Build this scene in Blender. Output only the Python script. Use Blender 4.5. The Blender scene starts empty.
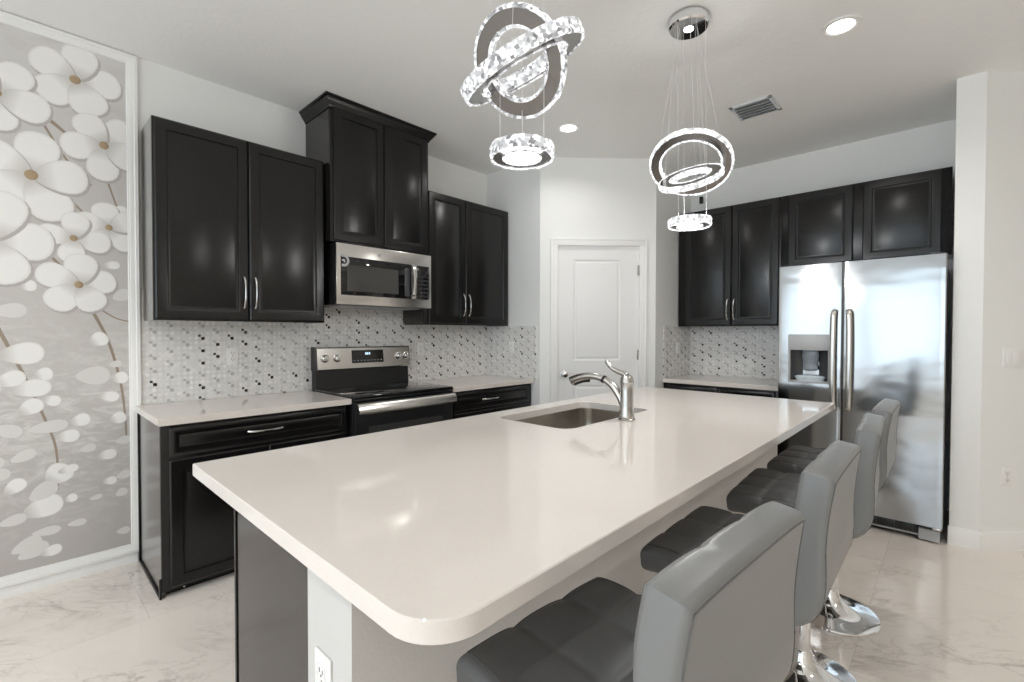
import bpy, bmesh, math, random
from mathutils import Matrix, Vector
random.seed(7)
PI = math.pi
S = bpy.context.scene
COL = S.collection

# ---------------------------------------------------------------- camera, world, exposure
cam_d = bpy.data.cameras.new('camera')
cam = bpy.data.objects.new('camera', cam_d)
COL.objects.link(cam)
cam_d.sensor_width = 36.0
cam_d.lens = 469.085 / 1024 * 36.0
cam_d.clip_start = 0.02
cam.matrix_world = (Matrix.Translation((3.4789, 0, 1.3407)) @ Matrix.Rotation(math.radians(43.3168), 4, 'Z')
                    @ Matrix.Rotation(math.radians(90 - 0.9786), 4, 'X') @ Matrix.Rotation(math.radians(0.0922), 4, 'Z'))
S.camera = cam

W = bpy.data.worlds.new('daylight')
S.world = W
W.use_nodes = True
W.node_tree.nodes['Background'].inputs[0].default_value = (0.75, 0.89, 1.0, 1)
W.node_tree.nodes['Background'].inputs[1].default_value = 2.6

S.view_settings.view_transform = 'Standard'
S.view_settings.look = 'None'
S.view_settings.gamma = 1
S.view_settings.use_curve_mapping = False
S.view_settings.exposure = 0.30
S.cycles.max_bounces = 20
S.cycles.diffuse_bounces = 16
S.cycles.glossy_bounces = 6
S.cycles.sample_clamp_indirect = 6.0
S.cycles.caustics_reflective = False
S.cycles.caustics_refractive = False

H = 2.943        # ceiling
YF = 4.8425      # fridge wall
YP = 3.3073      # pantry side wall
XP = 0.7118      # where the diagonal pantry wall starts
XQ = 1.469       # return wall of the pantry
YQ = YP + (XQ - XP)


# ---------------------------------------------------------------- materials
def mat(name, color=(0.8, 0.8, 0.8), rough=0.5, metal=0.0, spec=0.5, emit=None, estr=0.0, coat=0.0, coat_rough=0.1):
    m = bpy.data.materials.new(name)
    m.use_nodes = True
    b = m.node_tree.nodes['Principled BSDF']
    b.inputs['Base Color'].default_value = (*color, 1)
    b.inputs['Roughness'].default_value = rough
    b.inputs['Metallic'].default_value = metal
    b.inputs['Specular IOR Level'].default_value = spec
    b.inputs['Coat Weight'].default_value = coat
    b.inputs['Coat Roughness'].default_value = coat_rough
    if emit:
        b.inputs['Emission Color'].default_value = (*emit, 1)
        b.inputs['Emission Strength'].default_value = estr
    return m


class NT:
    """small helper for building node graphs"""
    def __init__(self, m):
        self.t = m.node_tree
        self.b = self.t.nodes['Principled BSDF']

    def n(self, kind, **kw):
        x = self.t.nodes.new(kind)
        for k, v in kw.items():
            setattr(x, k, v)
        return x

    def l(self, a, b):
        self.t.links.new(a, b)

    def set(self, sock, v):
        if hasattr(v, 'links') or hasattr(v, 'is_linked'):
            self.l(v, sock)
        else:
            sock.default_value = v

    def m(self, op, a, b=None, c=None, clamp=False):
        x = self.n('ShaderNodeMath', operation=op, use_clamp=clamp)
        self.set(x.inputs[0], a)
        if b is not None:
            self.set(x.inputs[1], b)
        if c is not None:
            self.set(x.inputs[2], c)
        return x.outputs[0]

    def v(self, op, a, b=None):
        x = self.n('ShaderNodeVectorMath', operation=op)
        self.set(x.inputs[0], a)
        if b is not None:
            self.set(x.inputs[1], b)
        return x.outputs[0]

    def obj(self):
        return self.n('ShaderNodeTexCoord').outputs['Object']

    def noise(self, vec, scale, detail=4, rough=0.5, dist=0.0):
        x = self.n('ShaderNodeTexNoise')
        self.l(vec, x.inputs['Vector'])
        x.inputs['Scale'].default_value = scale
        x.inputs['Detail'].default_value = detail
        x.inputs['Roughness'].default_value = rough
        x.inputs['Distortion'].default_value = dist
        return x.outputs['Fac']

    def mapr(self, v, a, b, c=0.0, d=1.0):
        x = self.n('ShaderNodeMapRange')
        self.set(x.inputs[0], v)
        for i, q in enumerate((a, b, c, d)):
            self.set(x.inputs[1 + i], q)
        return x.outputs[0]

    def mix(self, f, a, b):
        x = self.n('ShaderNodeMix', data_type='RGBA')
        self.set(x.inputs[0], f)
        for s, q in ((x.inputs[6], a), (x.inputs[7], b)):
            if isinstance(q, tuple):
                s.default_value = (*q, 1)
            else:
                self.l(q, s)
        return x.outputs[2]

    def bump(self, h, strength, dist=0.01):
        x = self.n('ShaderNodeBump')
        x.inputs['Strength'].default_value = strength
        x.inputs['Distance'].default_value = dist
        self.l(h, x.inputs['Height'])
        self.l(x.outputs['Normal'], self.b.inputs['Normal'])


M = {}
M['wall'] = mat('wall_paint', (0.85, 0.86, 0.852), 0.6)
q = NT(M['wall']); q.bump(q.noise(q.obj(), 90, 3), 0.06, 0.004)
M['warm_wall'] = mat('warm_wall_paint', (0.66, 0.61, 0.55), 0.7)
M['island_wall'] = mat('island_wall_paint', (0.60, 0.59, 0.575), 0.6)
q = NT(M['island_wall']); q.bump(q.noise(q.obj(), 120, 4), 0.15, 0.004)
M['ceiling'] = mat('ceiling_knockdown_texture', (0.86, 0.86, 0.85), 0.8)
q = NT(M['ceiling'])
k = q.noise(q.obj(), 26, 4, 0.6, 0.4)
q.bump(q.mapr(k, 0.45, 0.62), 0.11, 0.006)
M['trim'] = mat('white_trim_paint', (0.86, 0.86, 0.85), 0.35)
M['door'] = mat('white_door_paint', (0.84, 0.84, 0.84), 0.4)
M['black'] = mat('espresso_cabinet_finish', (0.006, 0.0055, 0.0055), 0.27, spec=0.45)
M['panel'] = mat('laminate_end_panel', (0.016, 0.013, 0.012), 0.15, spec=0.72)
M['side_panel'] = mat('glossy_end_panel', (0.018, 0.015, 0.014), 0.20, spec=0.9, coat=0.8, coat_rough=0.22)
M['plastic'] = mat('black_plastic', (0.012, 0.012, 0.013), 0.28)
M['blackglass'] = mat('black_glass', (0.008, 0.008, 0.009), 0.05, spec=0.6)
M['window_glass'] = mat('oven_window_glass', (0.05, 0.05, 0.048), 0.12, spec=0.6)
M['chrome'] = mat('chrome', (0.86, 0.86, 0.87), 0.06, 1.0)
M['handle'] = mat('polished_nickel', (0.80, 0.79, 0.77), 0.16, 1.0)
M['nickel'] = mat('brushed_nickel', (0.58, 0.565, 0.54), 0.24, 1.0)
M['steel'] = mat('stainless_steel', (0.66, 0.645, 0.62), 0.22, 1.0)
M['fridge_steel'] = mat('fridge_stainless_steel', (0.42, 0.425, 0.43), 0.13, 1.0)
q = NT(M['fridge_steel'])
vv = q.v('MULTIPLY', q.obj(), (1.6, 1.6, 4.2))
ww = q.noise(vv, 1.0, 2, 0.4, 0.3)
q.bump(ww, 0.10, 0.05)
M['sinksteel'] = mat('sink_steel', (0.50, 0.47, 0.43), 0.28, 1.0)
M['grey_plastic'] = mat('grey_plastic', (0.42, 0.43, 0.44), 0.35)
M['dark_grey'] = mat('dark_grey_plastic', (0.06, 0.062, 0.066), 0.25)
M['white_plastic'] = mat('white_plastic', (0.86, 0.86, 0.85), 0.3)
M['slot'] = mat('slot_dark', (0.05, 0.05, 0.05), 0.5)
M['paddle'] = mat('clear_grey_plastic', (0.22, 0.25, 0.28), 0.1)
M['shaded_leather'] = mat('shaded_grey_faux_leather', (0.085, 0.087, 0.088), 0.46)  # same leather as the backs, darkened to paint in the shade on the seats
M['leather'] = mat('grey_faux_leather', (0.19, 0.193, 0.193), 0.36)
q = NT(M['leather'])
q.bump(q.noise(q.obj(), 320, 2), 0.08, 0.002)
M['stitch'] = mat('seam_thread', (0.07, 0.07, 0.07), 0.6)
M['back_stitch'] = mat('back_seam_thread', (0.13, 0.13, 0.128), 0.6)
M['ringmetal'] = mat('smoked_ring_metal', (0.19, 0.178, 0.17), 0.22, 1.0)
M['wire'] = mat('steel_wire', (0.85, 0.85, 0.85), 0.3, 0.6)
M['lamp'] = mat('led_lens', (1, 1, 1), 0.4, emit=(1.0, 0.96, 0.90), estr=6.0)
M['display'] = mat('blue_display', (0.02, 0.02, 0.02), 0.3, emit=(0.6, 0.8, 1.0), estr=1.2)
M['dispglow'] = mat('dispenser_tray_plastic', (0.62, 0.70, 0.76), 0.12)
M['vent'] = mat('vent_enamel', (0.72, 0.75, 0.78), 0.4)
M['pearl'] = mat('mural_gold_print', (0.42, 0.31, 0.19), 0.35)

# crystals: small facets that give off white light, some more than others
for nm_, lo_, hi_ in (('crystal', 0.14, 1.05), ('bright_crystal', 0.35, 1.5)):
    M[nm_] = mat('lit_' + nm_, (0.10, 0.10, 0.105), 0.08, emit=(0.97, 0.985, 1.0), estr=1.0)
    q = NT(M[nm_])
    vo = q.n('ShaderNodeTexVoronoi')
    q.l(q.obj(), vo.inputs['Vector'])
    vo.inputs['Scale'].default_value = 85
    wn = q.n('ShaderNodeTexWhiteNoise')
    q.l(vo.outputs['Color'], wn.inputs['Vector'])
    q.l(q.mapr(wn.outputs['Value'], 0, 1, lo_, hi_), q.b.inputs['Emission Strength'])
M['led_edge'] = mat('led_edge', (0.95, 0.95, 0.95), 0.3, emit=(0.97, 0.985, 1.0), estr=2.6)

# quartz
M['quartz'] = mat('white_quartz', (0.80, 0.765, 0.73), 0.065)
q = NT(M['quartz'])
o = q.obj()
sp = q.mapr(q.noise(o, 180, 2), 0.60, 0.72)
cl = q.noise(o, 5, 4, 0.6)
c1 = q.mix(cl, (0.79, 0.735, 0.685), (0.745, 0.695, 0.655))
q.l(q.mix(q.m('MULTIPLY', sp, 0.35), c1, (0.66, 0.62, 0.59)), q.b.inputs['Base Color'])

# polished marble floor tile
M['floor'] = mat('polished_marble_tile', (0.8, 0.77, 0.74), 0.07)
q = NT(M['floor'])
o = q.obj()
TX, TY = 0.61, 1.22
sep = q.n('ShaderNodeSeparateXYZ'); q.l(o, sep.inputs[0])
tx = q.m('DIVIDE', q.m('SUBTRACT', sep.outputs[0], 0.14), TX)
fx = q.m('FLOOR', tx)
ty = q.m('ADD', q.m('DIVIDE', q.m('SUBTRACT', sep.outputs[1], 0.42), TY), q.m('MULTIPLY', fx, 0.5))
fy = q.m('FLOOR', ty)
cb = q.n('ShaderNodeCombineXYZ'); q.l(fx, cb.inputs[0]); q.l(fy, cb.inputs[1])
wn = q.n('ShaderNodeTexWhiteNoise'); q.l(cb.outputs[0], wn.inputs['Vector'])
off = q.v('MULTIPLY', wn.outputs['Color'], (9.0, 9.0, 9.0))
rot = q.n('ShaderNodeVectorRotate'); rot.inputs['Angle'].default_value = math.radians(-38)
q.l(o, rot.inputs['Vector'])
vv = q.v('ADD', q.v('MULTIPLY', rot.outputs[0], (1.0, 2.3, 1.0)), off)
n1 = q.noise(vv, 1.25, 9, 0.62, 0.7)
ve = q.mapr(q.m('ABSOLUTE', q.m('SUBTRACT', n1, 0.5)), 0.0, 0.022, 1.0, 0.0)
n2 = q.noise(vv, 1.1, 3)
ve = q.m('MULTIPLY', ve, q.mapr(n2, 0.46, 0.66))
n3 = q.noise(vv, 2.9, 8, 0.65, 0.9)
ve2 = q.m('MULTIPLY', q.mapr(q.m('ABSOLUTE', q.m('SUBTRACT', n3, 0.5)), 0.0, 0.03, 0.30, 0.0), q.mapr(n2, 0.42, 0.6))
vein = q.m('ADD', q.m('MULTIPLY', ve, 0.62), ve2, clamp=True)
cloud = q.mapr(q.noise(vv, 0.9, 4), 0.3, 0.75)
base = q.mix(cloud, (0.86, 0.80, 0.745), (0.79, 0.725, 0.67))
colr = q.mix(vein, base, (0.36, 0.31, 0.28))
gx = q.m('ABSOLUTE', q.m('SUBTRACT', q.m('FRACT', tx), 0.5))
gy = q.m('ABSOLUTE', q.m('SUBTRACT', q.m('FRACT', ty), 0.5))
g = q.m('MAXIMUM', q.m('GREATER_THAN', gx, 0.5 - 0.0012 / TX), q.m('GREATER_THAN', gy, 0.5 - 0.0012 / TY))
q.l(q.mix(q.m('MULTIPLY', g, 0.55), colr, (0.50, 0.46, 0.43)), q.b.inputs['Base Color'])

# mosaic backsplash: small diamonds with pairs of darker squares on a lattice
M['mosaic'] = mat('marble_mosaic_tile', (0.7, 0.7, 0.7), 0.22)
q = NT(M['mosaic'])
sep = q.n('ShaderNodeSeparateXYZ'); q.l(q.obj(), sep.inputs[0])
U = q.m('ADD', sep.outputs[0], sep.outputs[1])
Z = sep.outputs[2]
def cellrand(a, b, seed=0.0):
    c = q.n('ShaderNodeCombineXYZ'); q.l(a, c.inputs[0]); q.l(b, c.inputs[1]); c.inputs[2].default_value = seed
    w = q.n('ShaderNodeTexWhiteNoise'); q.l(c.outputs[0], w.inputs['Vector'])
    return w.outputs['Value']
d = 0.022
a_ = q.m('DIVIDE', q.m('ADD', U, Z), d * 1.414)
b_ = q.m('DIVIDE', q.m('SUBTRACT', U, Z), d * 1.414)
fa, fb = q.m('FLOOR', a_), q.m('FLOOR', b_)
r1 = cellrand(fa, fb)
par = q.m('MODULO', q.m('ABSOLUTE', q.m('ADD', fa, fb)), 2.0)
shade = q.m('ADD', q.m('MULTIPLY', r1, 0.55), q.m('MULTIPLY', par, 0.45))
c0 = q.mix(shade, (0.86, 0.85, 0.835), (0.70, 0.695, 0.685))
ea = q.m('ABSOLUTE', q.m('SUBTRACT', q.m('FRACT', a_), 0.5))
eb = q.m('ABSOLUTE', q.m('SUBTRACT', q.m('FRACT', b_), 0.5))
edge = q.m('GREATER_THAN', q.m('MAXIMUM', ea, eb), 0.455)
c0 = q.mix(q.m('MULTIPLY', edge, 0.5), c0, (0.62, 0.615, 0.60))
# lattice of dark squares
P = 0.0825
tu = q.m('DIVIDE', q.m('SUBTRACT', U, 0.574 - P / 2), P)
fu = q.m('FLOOR', tu)
tz0 = q.m('DIVIDE', q.m('SUBTRACT', Z, 1.113 - P * 0.475), P * 0.95)
tz = q.m('ADD', tz0, q.m('MULTIPLY', q.m('MODULO', q.m('ABSOLUTE', fu), 2.0), 0.5))
fz = q.m('FLOOR', tz)
lu = q.m('MULTIPLY', q.m('SUBTRACT', q.m('FRACT', tu), 0.5), P)
lz = q.m('MULTIPLY', q.m('SUBTRACT', q.m('FRACT', tz), 0.5), P * 0.95)
def square(cu, cz, s):
    return q.m('LESS_THAN', q.m('MAXIMUM', q.m('ABSOLUTE', q.m('SUBTRACT', lu, cu)), q.m('ABSOLUTE', q.m('SUBTRACT', lz, cz))), s)
r2 = cellrand(fu, fz, 3.0)
r3 = cellrand(fu, fz, 8.0)
big = square(0.007, -0.006, 0.0095)
sml = square(-0.0115, 0.0115, 0.0072)
dark_b = q.mix(q.m('GREATER_THAN', r2, 0.70), (0.47, 0.46, 0.45), (0.012, 0.012, 0.012))
dark_s = q.mix(q.m('GREATER_THAN', q.m('ADD', q.m('MULTIPLY', r2, 0.75), q.m('MULTIPLY', r3, 0.25)), 0.70), (0.50, 0.49, 0.48), (0.02, 0.02, 0.02))
c1 = q.mix(big, c0, dark_b)
c1 = q.mix(sml, c1, dark_s)
q.l(c1, q.b.inputs['Base Color'])
q.l(q.m('SUBTRACT', 0.30, q.m('MULTIPLY', r1, 0.22)), q.b.inputs['Roughness'])
h_ = q.m('ADD', q.m('MULTIPLY', r1, 0.5), q.m('SUBTRACT', 1.0, edge))
q.bump(h_, 0.12, 0.003)

# printed mural: marbled grey ground, and petals whose print runs from a soft grey heart to white
M['mural'] = mat('mural_print_ground', (0.6, 0.58, 0.57), 0.45)
q = NT(M['mural'])
o = q.obj()
sep = q.n('ShaderNodeSeparateXYZ'); q.l(o, sep.inputs[0])
vv = q.v('MULTIPLY', o, (1.0, 1.0, 2.4))
n1 = q.noise(vv, 3.2, 7, 0.6, 0.8)
n2 = q.noise(vv, 9.0, 6, 0.6, 1.2)
up = q.mapr(sep.outputs[2], 1.9, 2.8)
mid = q.mapr(q.m('ABSOLUTE', q.m('SUBTRACT', sep.outputs[2], 0.85)), 0.75, 0.1)
low = q.mapr(sep.outputs[2], 1.2, 0.1)
g0 = q.mix(low, (0.60, 0.575, 0.56), (0.50, 0.475, 0.46))
g1 = q.mix(q.m('MULTIPLY', up, q.mapr(n1, 0.3, 0.7)), g0, (0.74, 0.74, 0.74))
g2 = q.mix(q.m('MULTIPLY', mid, q.mapr(n2, 0.45, 0.75)), g1, (0.78, 0.765, 0.75))
q.l(q.mix(q.mapr(n1, 0.5, 0.72, 0, 0.25), g2, (0.45, 0.44, 0.43)), q.b.inputs['Base Color'])
M['petal'] = mat('mural_print_petal', (0.85, 0.84, 0.83), 0.45)
q = NT(M['petal'])
uv = q.n('ShaderNodeUVMap').outputs[0]
sep = q.n('ShaderNodeSeparateXYZ'); q.l(uv, sep.inputs[0])
ln, ac = sep.outputs[0], sep.outputs[1]
t1 = q.mapr(ln, 0.0, 0.42)
rim = q.mapr(ac, 0.86, 1.0)
cc = q.mix(t1, (0.56, 0.54, 0.52), (0.90, 0.89, 0.875))
q.l(q.mix(q.m('MULTIPLY', rim, 0.55), cc, (0.70, 0.68, 0.66)), q.b.inputs['Base Color'])
M['pale_petal'] = mat('mural_print_pale_leaf', (0.74, 0.725, 0.71), 0.45)
M['petal_shadow'] = mat('mural_print_petal_shadow', (0.50, 0.475, 0.455), 0.45)  # grey drop shadows of the petals, painted as part of the print
M['twig'] = mat('mural_print_twig', (0.33, 0.27, 0.21), 0.45)

# ---------------------------------------------------------------- mesh helpers
XF = {}


def smooth(me, ang=35):
    for p_ in me.polygons:
        p_.use_smooth = True
    me.set_sharp_from_angle(angle=math.radians(ang))


def obj(name, bm, m, parent=None, world=True, sm=35):
    """link a bmesh as ONE object; world=True: the bmesh is in world space"""
    bmesh.ops.recalc_face_normals(bm, faces=bm.faces)
    root = parent
    while root is not None and root.parent is not None:
        root = root.parent
    if root is not None and world:
        bm.transform(XF.get(root.name, Matrix()).inverted())
    me = bpy.data.meshes.new(name)
    bm.to_mesh(me)
    bm.free()
    for mm in (m if isinstance(m, (list, tuple)) else [m]):
        me.materials.append(mm)
    if sm:
        smooth(me, sm)
    o = bpy.data.objects.new(name, me)
    COL.objects.link(o)
    if parent is not None:
        o.parent = parent
    return o


def tag(o, label, cat, group=None):
    o['label'] = label
    o['category'] = cat
    if group:
        o['group'] = group
    return o


def thing(name, label, cat, loc=(0, 0, 0), rz=0.0, group=None):
    o = bpy.data.objects.new(name, None)
    COL.objects.link(o)
    o.empty_display_size = 0.1
    o.location = loc
    o.rotation_euler = (0, 0, rz)
    XF[o.name] = Matrix.Translation(loc) @ Matrix.Rotation(rz, 4, 'Z')
    return tag(o, label, cat, group)


def struct(name, bm, m, parent=None, sm=35):
    o = obj(name, bm, m, parent, sm=sm)
    o['kind'] = 'structure'
    return o


def B(): return bmesh.new()


def box(bm, x0, x1, y0, y1, z0, z1, bev=0.0, seg=2):
    r = bmesh.ops.create_cube(bm, size=1.0)
    vs = r['verts']
    bmesh.ops.scale(bm, verts=vs, vec=(x1 - x0, y1 - y0, z1 - z0))
    bmesh.ops.translate(bm, verts=vs, vec=((x0 + x1) / 2, (y0 + y1) / 2, (z0 + z1) / 2))
    if bev:
        es = list({e for v in vs for e in v.link_edges})
        bmesh.ops.bevel(bm, geom=es, offset=bev, segments=seg, affect='EDGES', profile=0.5)
    return bm


def bx(x0, x1, y0, y1, z0, z1, bev=0.0, seg=2):
    return box(B(), x0, x1, y0, y1, z0, z1, bev, seg)


def prism(bm, pts, z0, z1):
    """vertical extrusion of a footprint"""
    a = [bm.verts.new((x, y, z0)) for x, y in pts]
    b = [bm.verts.new((x, y, z1)) for x, y in pts]
    n = len(pts)
    bm.faces.new(a[::-1]); bm.faces.new(b)
    for i in range(n):
        bm.faces.new((a[i], a[(i + 1) % n], b[(i + 1) % n], b[i]))
    return bm


def loft(bm, rings, cap=True, closed=True):
    vr = [[bm.verts.new(p_) for p_ in r] for r in rings]
    n = len(vr[0])
    for i in range(len(vr) - 1):
        for j in range(n if closed else n - 1):
            k_ = (j + 1) % n
            bm.faces.new((vr[i][j], vr[i][k_], vr[i + 1][k_], vr[i + 1][j]))
    if cap:
        bm.faces.new(vr[0][::-1]); bm.faces.new(vr[-1])
    return bm


def lathe(bm, prof, c=(0, 0, 0), seg=48, axis='Z'):
    """prof: list of (radius, height)"""
    rings = []
    for r, h in prof:
        ring = []
        for i in range(seg):
            a = 2 * PI * i / seg
            x, y, z = r * math.cos(a), r * math.sin(a), h
            if axis == 'X':
                x, y, z = z, x, y
            elif axis == 'Y':
                x, y, z = x, z, y
            ring.append((x + c[0], y + c[1], z + c[2]))
        rings.append(ring)
    return loft(bm, rings)


def sweep(bm, pts, rx, ry=None, seg=12, ref=(0, 0, 1), cap=True):
    """tube along pts; rx along ref-ish side vector, ry the other; lists allowed"""
    pts = [Vector(p_) for p_ in pts]
    n = len(pts)
    ry = rx if ry is None else ry
    rings = []
    ref = Vector(ref)
    for i in range(n):
        t = (pts[min(i + 1, n - 1)] - pts[max(i - 1, 0)]).normalized()
        a = t.cross(ref)
        if a.length < 1e-4:
            a = t.cross(Vector((1, 0.3, 0)))
        a.normalize()
        b = a.cross(t).normalized()
        qx = rx[i] if isinstance(rx, (list, tuple)) else rx
        qy = ry[i] if isinstance(ry, (list, tuple)) else ry
        rings.append([pts[i] + a * (qx * math.cos(2 * PI * j / seg)) + b * (qy * math.sin(2 * PI * j / seg)) for j in range(seg)])
    return loft(bm, rings, cap)


def spline(ctrl, n=24):
    """Catmull-Rom through control points"""
    c = [Vector(p_) for p_ in ctrl]
    c = [c[0] * 2 - c[1]] + c + [c[-1] * 2 - c[-2]]
    out = []
    segs = len(c) - 3
    for s in range(segs):
        p0, p1, p2, p3 = c[s:s + 4]
        m_ = max(2, n // segs)
        for i in range(m_ + (1 if s == segs - 1 else 0)):
            t = i / m_
            out.append(0.5 * ((2 * p1) + (p2 - p0) * t + (2 * p0 - 5 * p1 + 4 * p2 - p3) * t * t + (-p0 + 3 * p1 - 3 * p2 + p3) * t ** 3))
    return out


def frame_rects(bm, org, u, v, n, w, h, prof):
    """nested rectangles: prof = list of (inset, height); closed at both ends -> a profiled door front"""
    org, u, v, n = Vector(org), Vector(u), Vector(v), Vector(n)
    rings = []
    for ins, d_ in prof:
        rings.append([org + u * a + v * b + n * d_ for a, b in ((ins, ins), (w - ins, ins), (w - ins, h - ins), (ins, h - ins))])
    return loft(bm, rings)


DOOR = [(0, 0), (0, 0.013), (0.007, 0.019), (0.048, 0.022), (0.056, 0.0205), (0.060, 0.013), (0.070, 0.012), (0.078, 0.0155)]
DRAWER = [(0, 0), (0, 0.013), (0.007, 0.019), (0.026, 0.022), (0.032, 0.0205), (0.036, 0.013), (0.044, 0.012), (0.050, 0.0155)]


def arc_handle(a, b, out, depth=0.030):
    """bow pull between points a and b, standing off along out"""
    a, b, out = Vector(a), Vector(b), Vector(out)
    bm = B()
    pts, rr, r2 = [], [], []
    n = 20
    for i in range(n + 1):
        t = i / n
        s = math.sin(PI * t)
        pts.append(a.lerp(b, t) + out * (0.002 + depth * (s ** 0.55)))
        rr.append(0.0062 - 0.0022 * s)
        r2.append(0.0045)
    sweep(bm, pts, rr, r2, 10, ref=out)
    return bm


def front(name, parent, org, u, n, w, h, prof=DOOR, m='black'):
    return obj(name, frame_rects(B(), org, u, (0, 0, 1), n, w, h, prof), M[m], parent)


# ---------------------------------------------------------------- room shell
struct('floor', bx(-0.12, 6.52, -3.72, 5.05, -0.10, 0.0), M['floor'])
struct('ceiling', bx(-0.12, 6.52, -3.72, 5.05, H, H + 0.10), M['ceiling'])
struct('wall_left', bx(-0.12, 0.0, -3.72, 5.05, 0, H), M['wall'])
struct('wall_pantry_side', prism(B(), [(0, YP), (XP, YP), (XP - 0.05, YP + 0.10), (0, YP + 0.10)], 0, H), M['wall'])
struct('wall_pantry_return', prism(B(), [(XQ, YQ), (XQ, YF), (XQ - 0.10, YF), (XQ - 0.10, YQ - 0.04)], 0, H), M['wall'])
struct('wall_back', bx(XQ - 0.10, 3.470, YF, YF + 0.12, 0, H), M['wall'])
struct('wall_stub', prism(B(), [(3.470, 4.087), (3.605, 4.087), (3.605, YF + 0.12), (3.470, YF + 0.12)], 0, H), M['wall'])
struct('wall_diagonal', prism(B(), [(3.605, 4.087), (4.453, 4.935), (4.38, 5.01), (3.605, 4.24)], 0, H), M['wall'])
struct('wall_hall', bx(4.40, 6.40, 4.935, 5.05, 0, H), M['wall'])
struct('wall_right', bx(6.40, 6.52, -3.72, 5.05, 0, H), M['warm_wall'])

# diagonal pantry wall with its door; local x runs along the wall, -y faces the kitchen
DG = Matrix.Translation((XP, YP, 0)) @ Matrix.Rotation(PI / 4, 4, 'Z')
DL = (XQ - XP) * math.sqrt(2)
D0, D1, DH = 0.158, 0.922, 2.145


def dg(bm):
    bm.transform(DG)
    return bm


b = B()
box(b, 0, D0, 0, 0.10, 0, H); box(b, D1, DL, 0, 0.10, 0, H); box(b, D0, D1, 0, 0.10, DH, H)
struct('wall_pantry', dg(b), M['wall'])
b = B()
w_, h_ = D1 - D0 - 0.006, DH - 0.012
# slab with two recessed moulded panels
xs = [0, 0.150, w_ - 0.170, w_]
zs = [0, 0.20, 0.855, 1.080, 2.008, h_]
vg = [[b.verts.new((D0 + 0.003 + x, 0.012, 0.008 + z)) for z in zs] for x in xs]
for i in range(3):
    for j in range(5):
        if i == 1 and j in (1, 3):
            continue
        b.faces.new((vg[i][j], vg[i + 1][j], vg[i + 1][j + 1], vg[i][j + 1]))
for j in (1, 3):
    ring0 = [vg[1][j], vg[2][j], vg[2][j + 1], vg[1][j + 1]]
    prev = ring0
    for ins, dy in ((0.008, 0.008), (0.020, 0.010), (0.032, 0.003), (0.040, 0.002)):
        x0, x1, z0, z1 = D0 + 0.003 + xs[1] + ins, D0 + 0.003 + xs[2] - ins, 0.008 + zs[j] + ins, 0.008 + zs[j + 1] - ins
        cur = [b.verts.new((x, 0.012 + dy, z)) for x, z in ((x0, z0), (x1, z0), (x1, z1), (x0, z1))]
        for k in range(4):
            b.faces.new((prev[k], prev[(k + 1) % 4], cur[(k + 1) % 4], cur[k]))
        prev = cur
    b.faces.new(prev)
box(b, D0 + 0.003, D1 - 0.003, 0.030, 0.045, 0.008, DH - 0.004)
door = struct('door_1', dg(b), M['door'])
b = B()
for x0, x1, z0, z1 in ((D0 - 0.058, D0 + 0.004, 0, DH + 0.058), (D1 - 0.004, D1 + 0.058, 0, DH + 0.058)):
    box(b, x0, x1, -0.016, 0.012, z0, z1, 0.004)
box(b, D0 - 0.058, D1 + 0.058, -0.0165, 0.012, DH - 0.004, DH + 0.058, 0.004)
box(b, D0 - 0.064, D0 - 0.045, -0.020, 0.0, 0, DH + 0.063, 0.004)
box(b, D1 + 0.045, D1 + 0.064, -0.020, 0.0, 0, DH + 0.063, 0.004)
box(b, D0 - 0.064, D1 + 0.064, -0.0205, 0.0, DH + 0.044, DH + 0.063, 0.004)
obj('casing', dg(b), M['trim'], door)
b = lathe(B(), [(0.030, 0.0), (0.030, -0.006), (0.012, -0.010), (0.011, -0.030), (0.022, -0.038), (0.029, -0.052), (0.024, -0.064), (0.008, -0.069)],
          (D0 + 0.070, 0.012, 0.962), 32, 'Y')
obj('door_knob', dg(b), M['nickel'], door)
for zc in (1.92, 1.14, 0.25):
    b = B()
    sweep(b, [(D1 - 0.003, -0.006, zc - 0.048), (D1 - 0.003, -0.006, zc + 0.048)], 0.007, seg=10)
    box(b, D1 - 0.020, D1 - 0.003, 0.006, 0.0125, zc - 0.045, zc + 0.045)
    obj('hinge', dg(b), M['nickel'], door)

# rear wall of the living area with three big windows
b = B()
WIN = [(0.35, 1.95), (2.05, 3.65), (3.75, 5.35)]
WZ0, WZ1 = 0.50, 2.50
box(b, 0, 6.40, -3.72, -3.60, 0, WZ0); box(b, 0, 6.40, -3.72, -3.60, WZ1, H)
for x0, x1 in ((0, 0.35), (1.95, 2.05), (3.65, 3.75), (5.35, 6.40)):
    box(b, x0, x1, -3.72, -3.60, WZ0, WZ1)
struct('wall_rear', b, M['wall'])
for i, (x0, x1) in enumerate(WIN):
    b = B()
    for a0, a1, c0, c1 in ((x0, x0 + 0.04, WZ0, WZ1), (x1 - 0.04, x1, WZ0, WZ1), (x0, x1, WZ0, WZ0 + 0.04), (x0, x1, WZ1 - 0.04, WZ1)):
        box(b, a0, a1, -3.69, -3.62, c0, c1, 0.003)
    struct('window_%d' % (i + 1), b, M['trim'])

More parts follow.
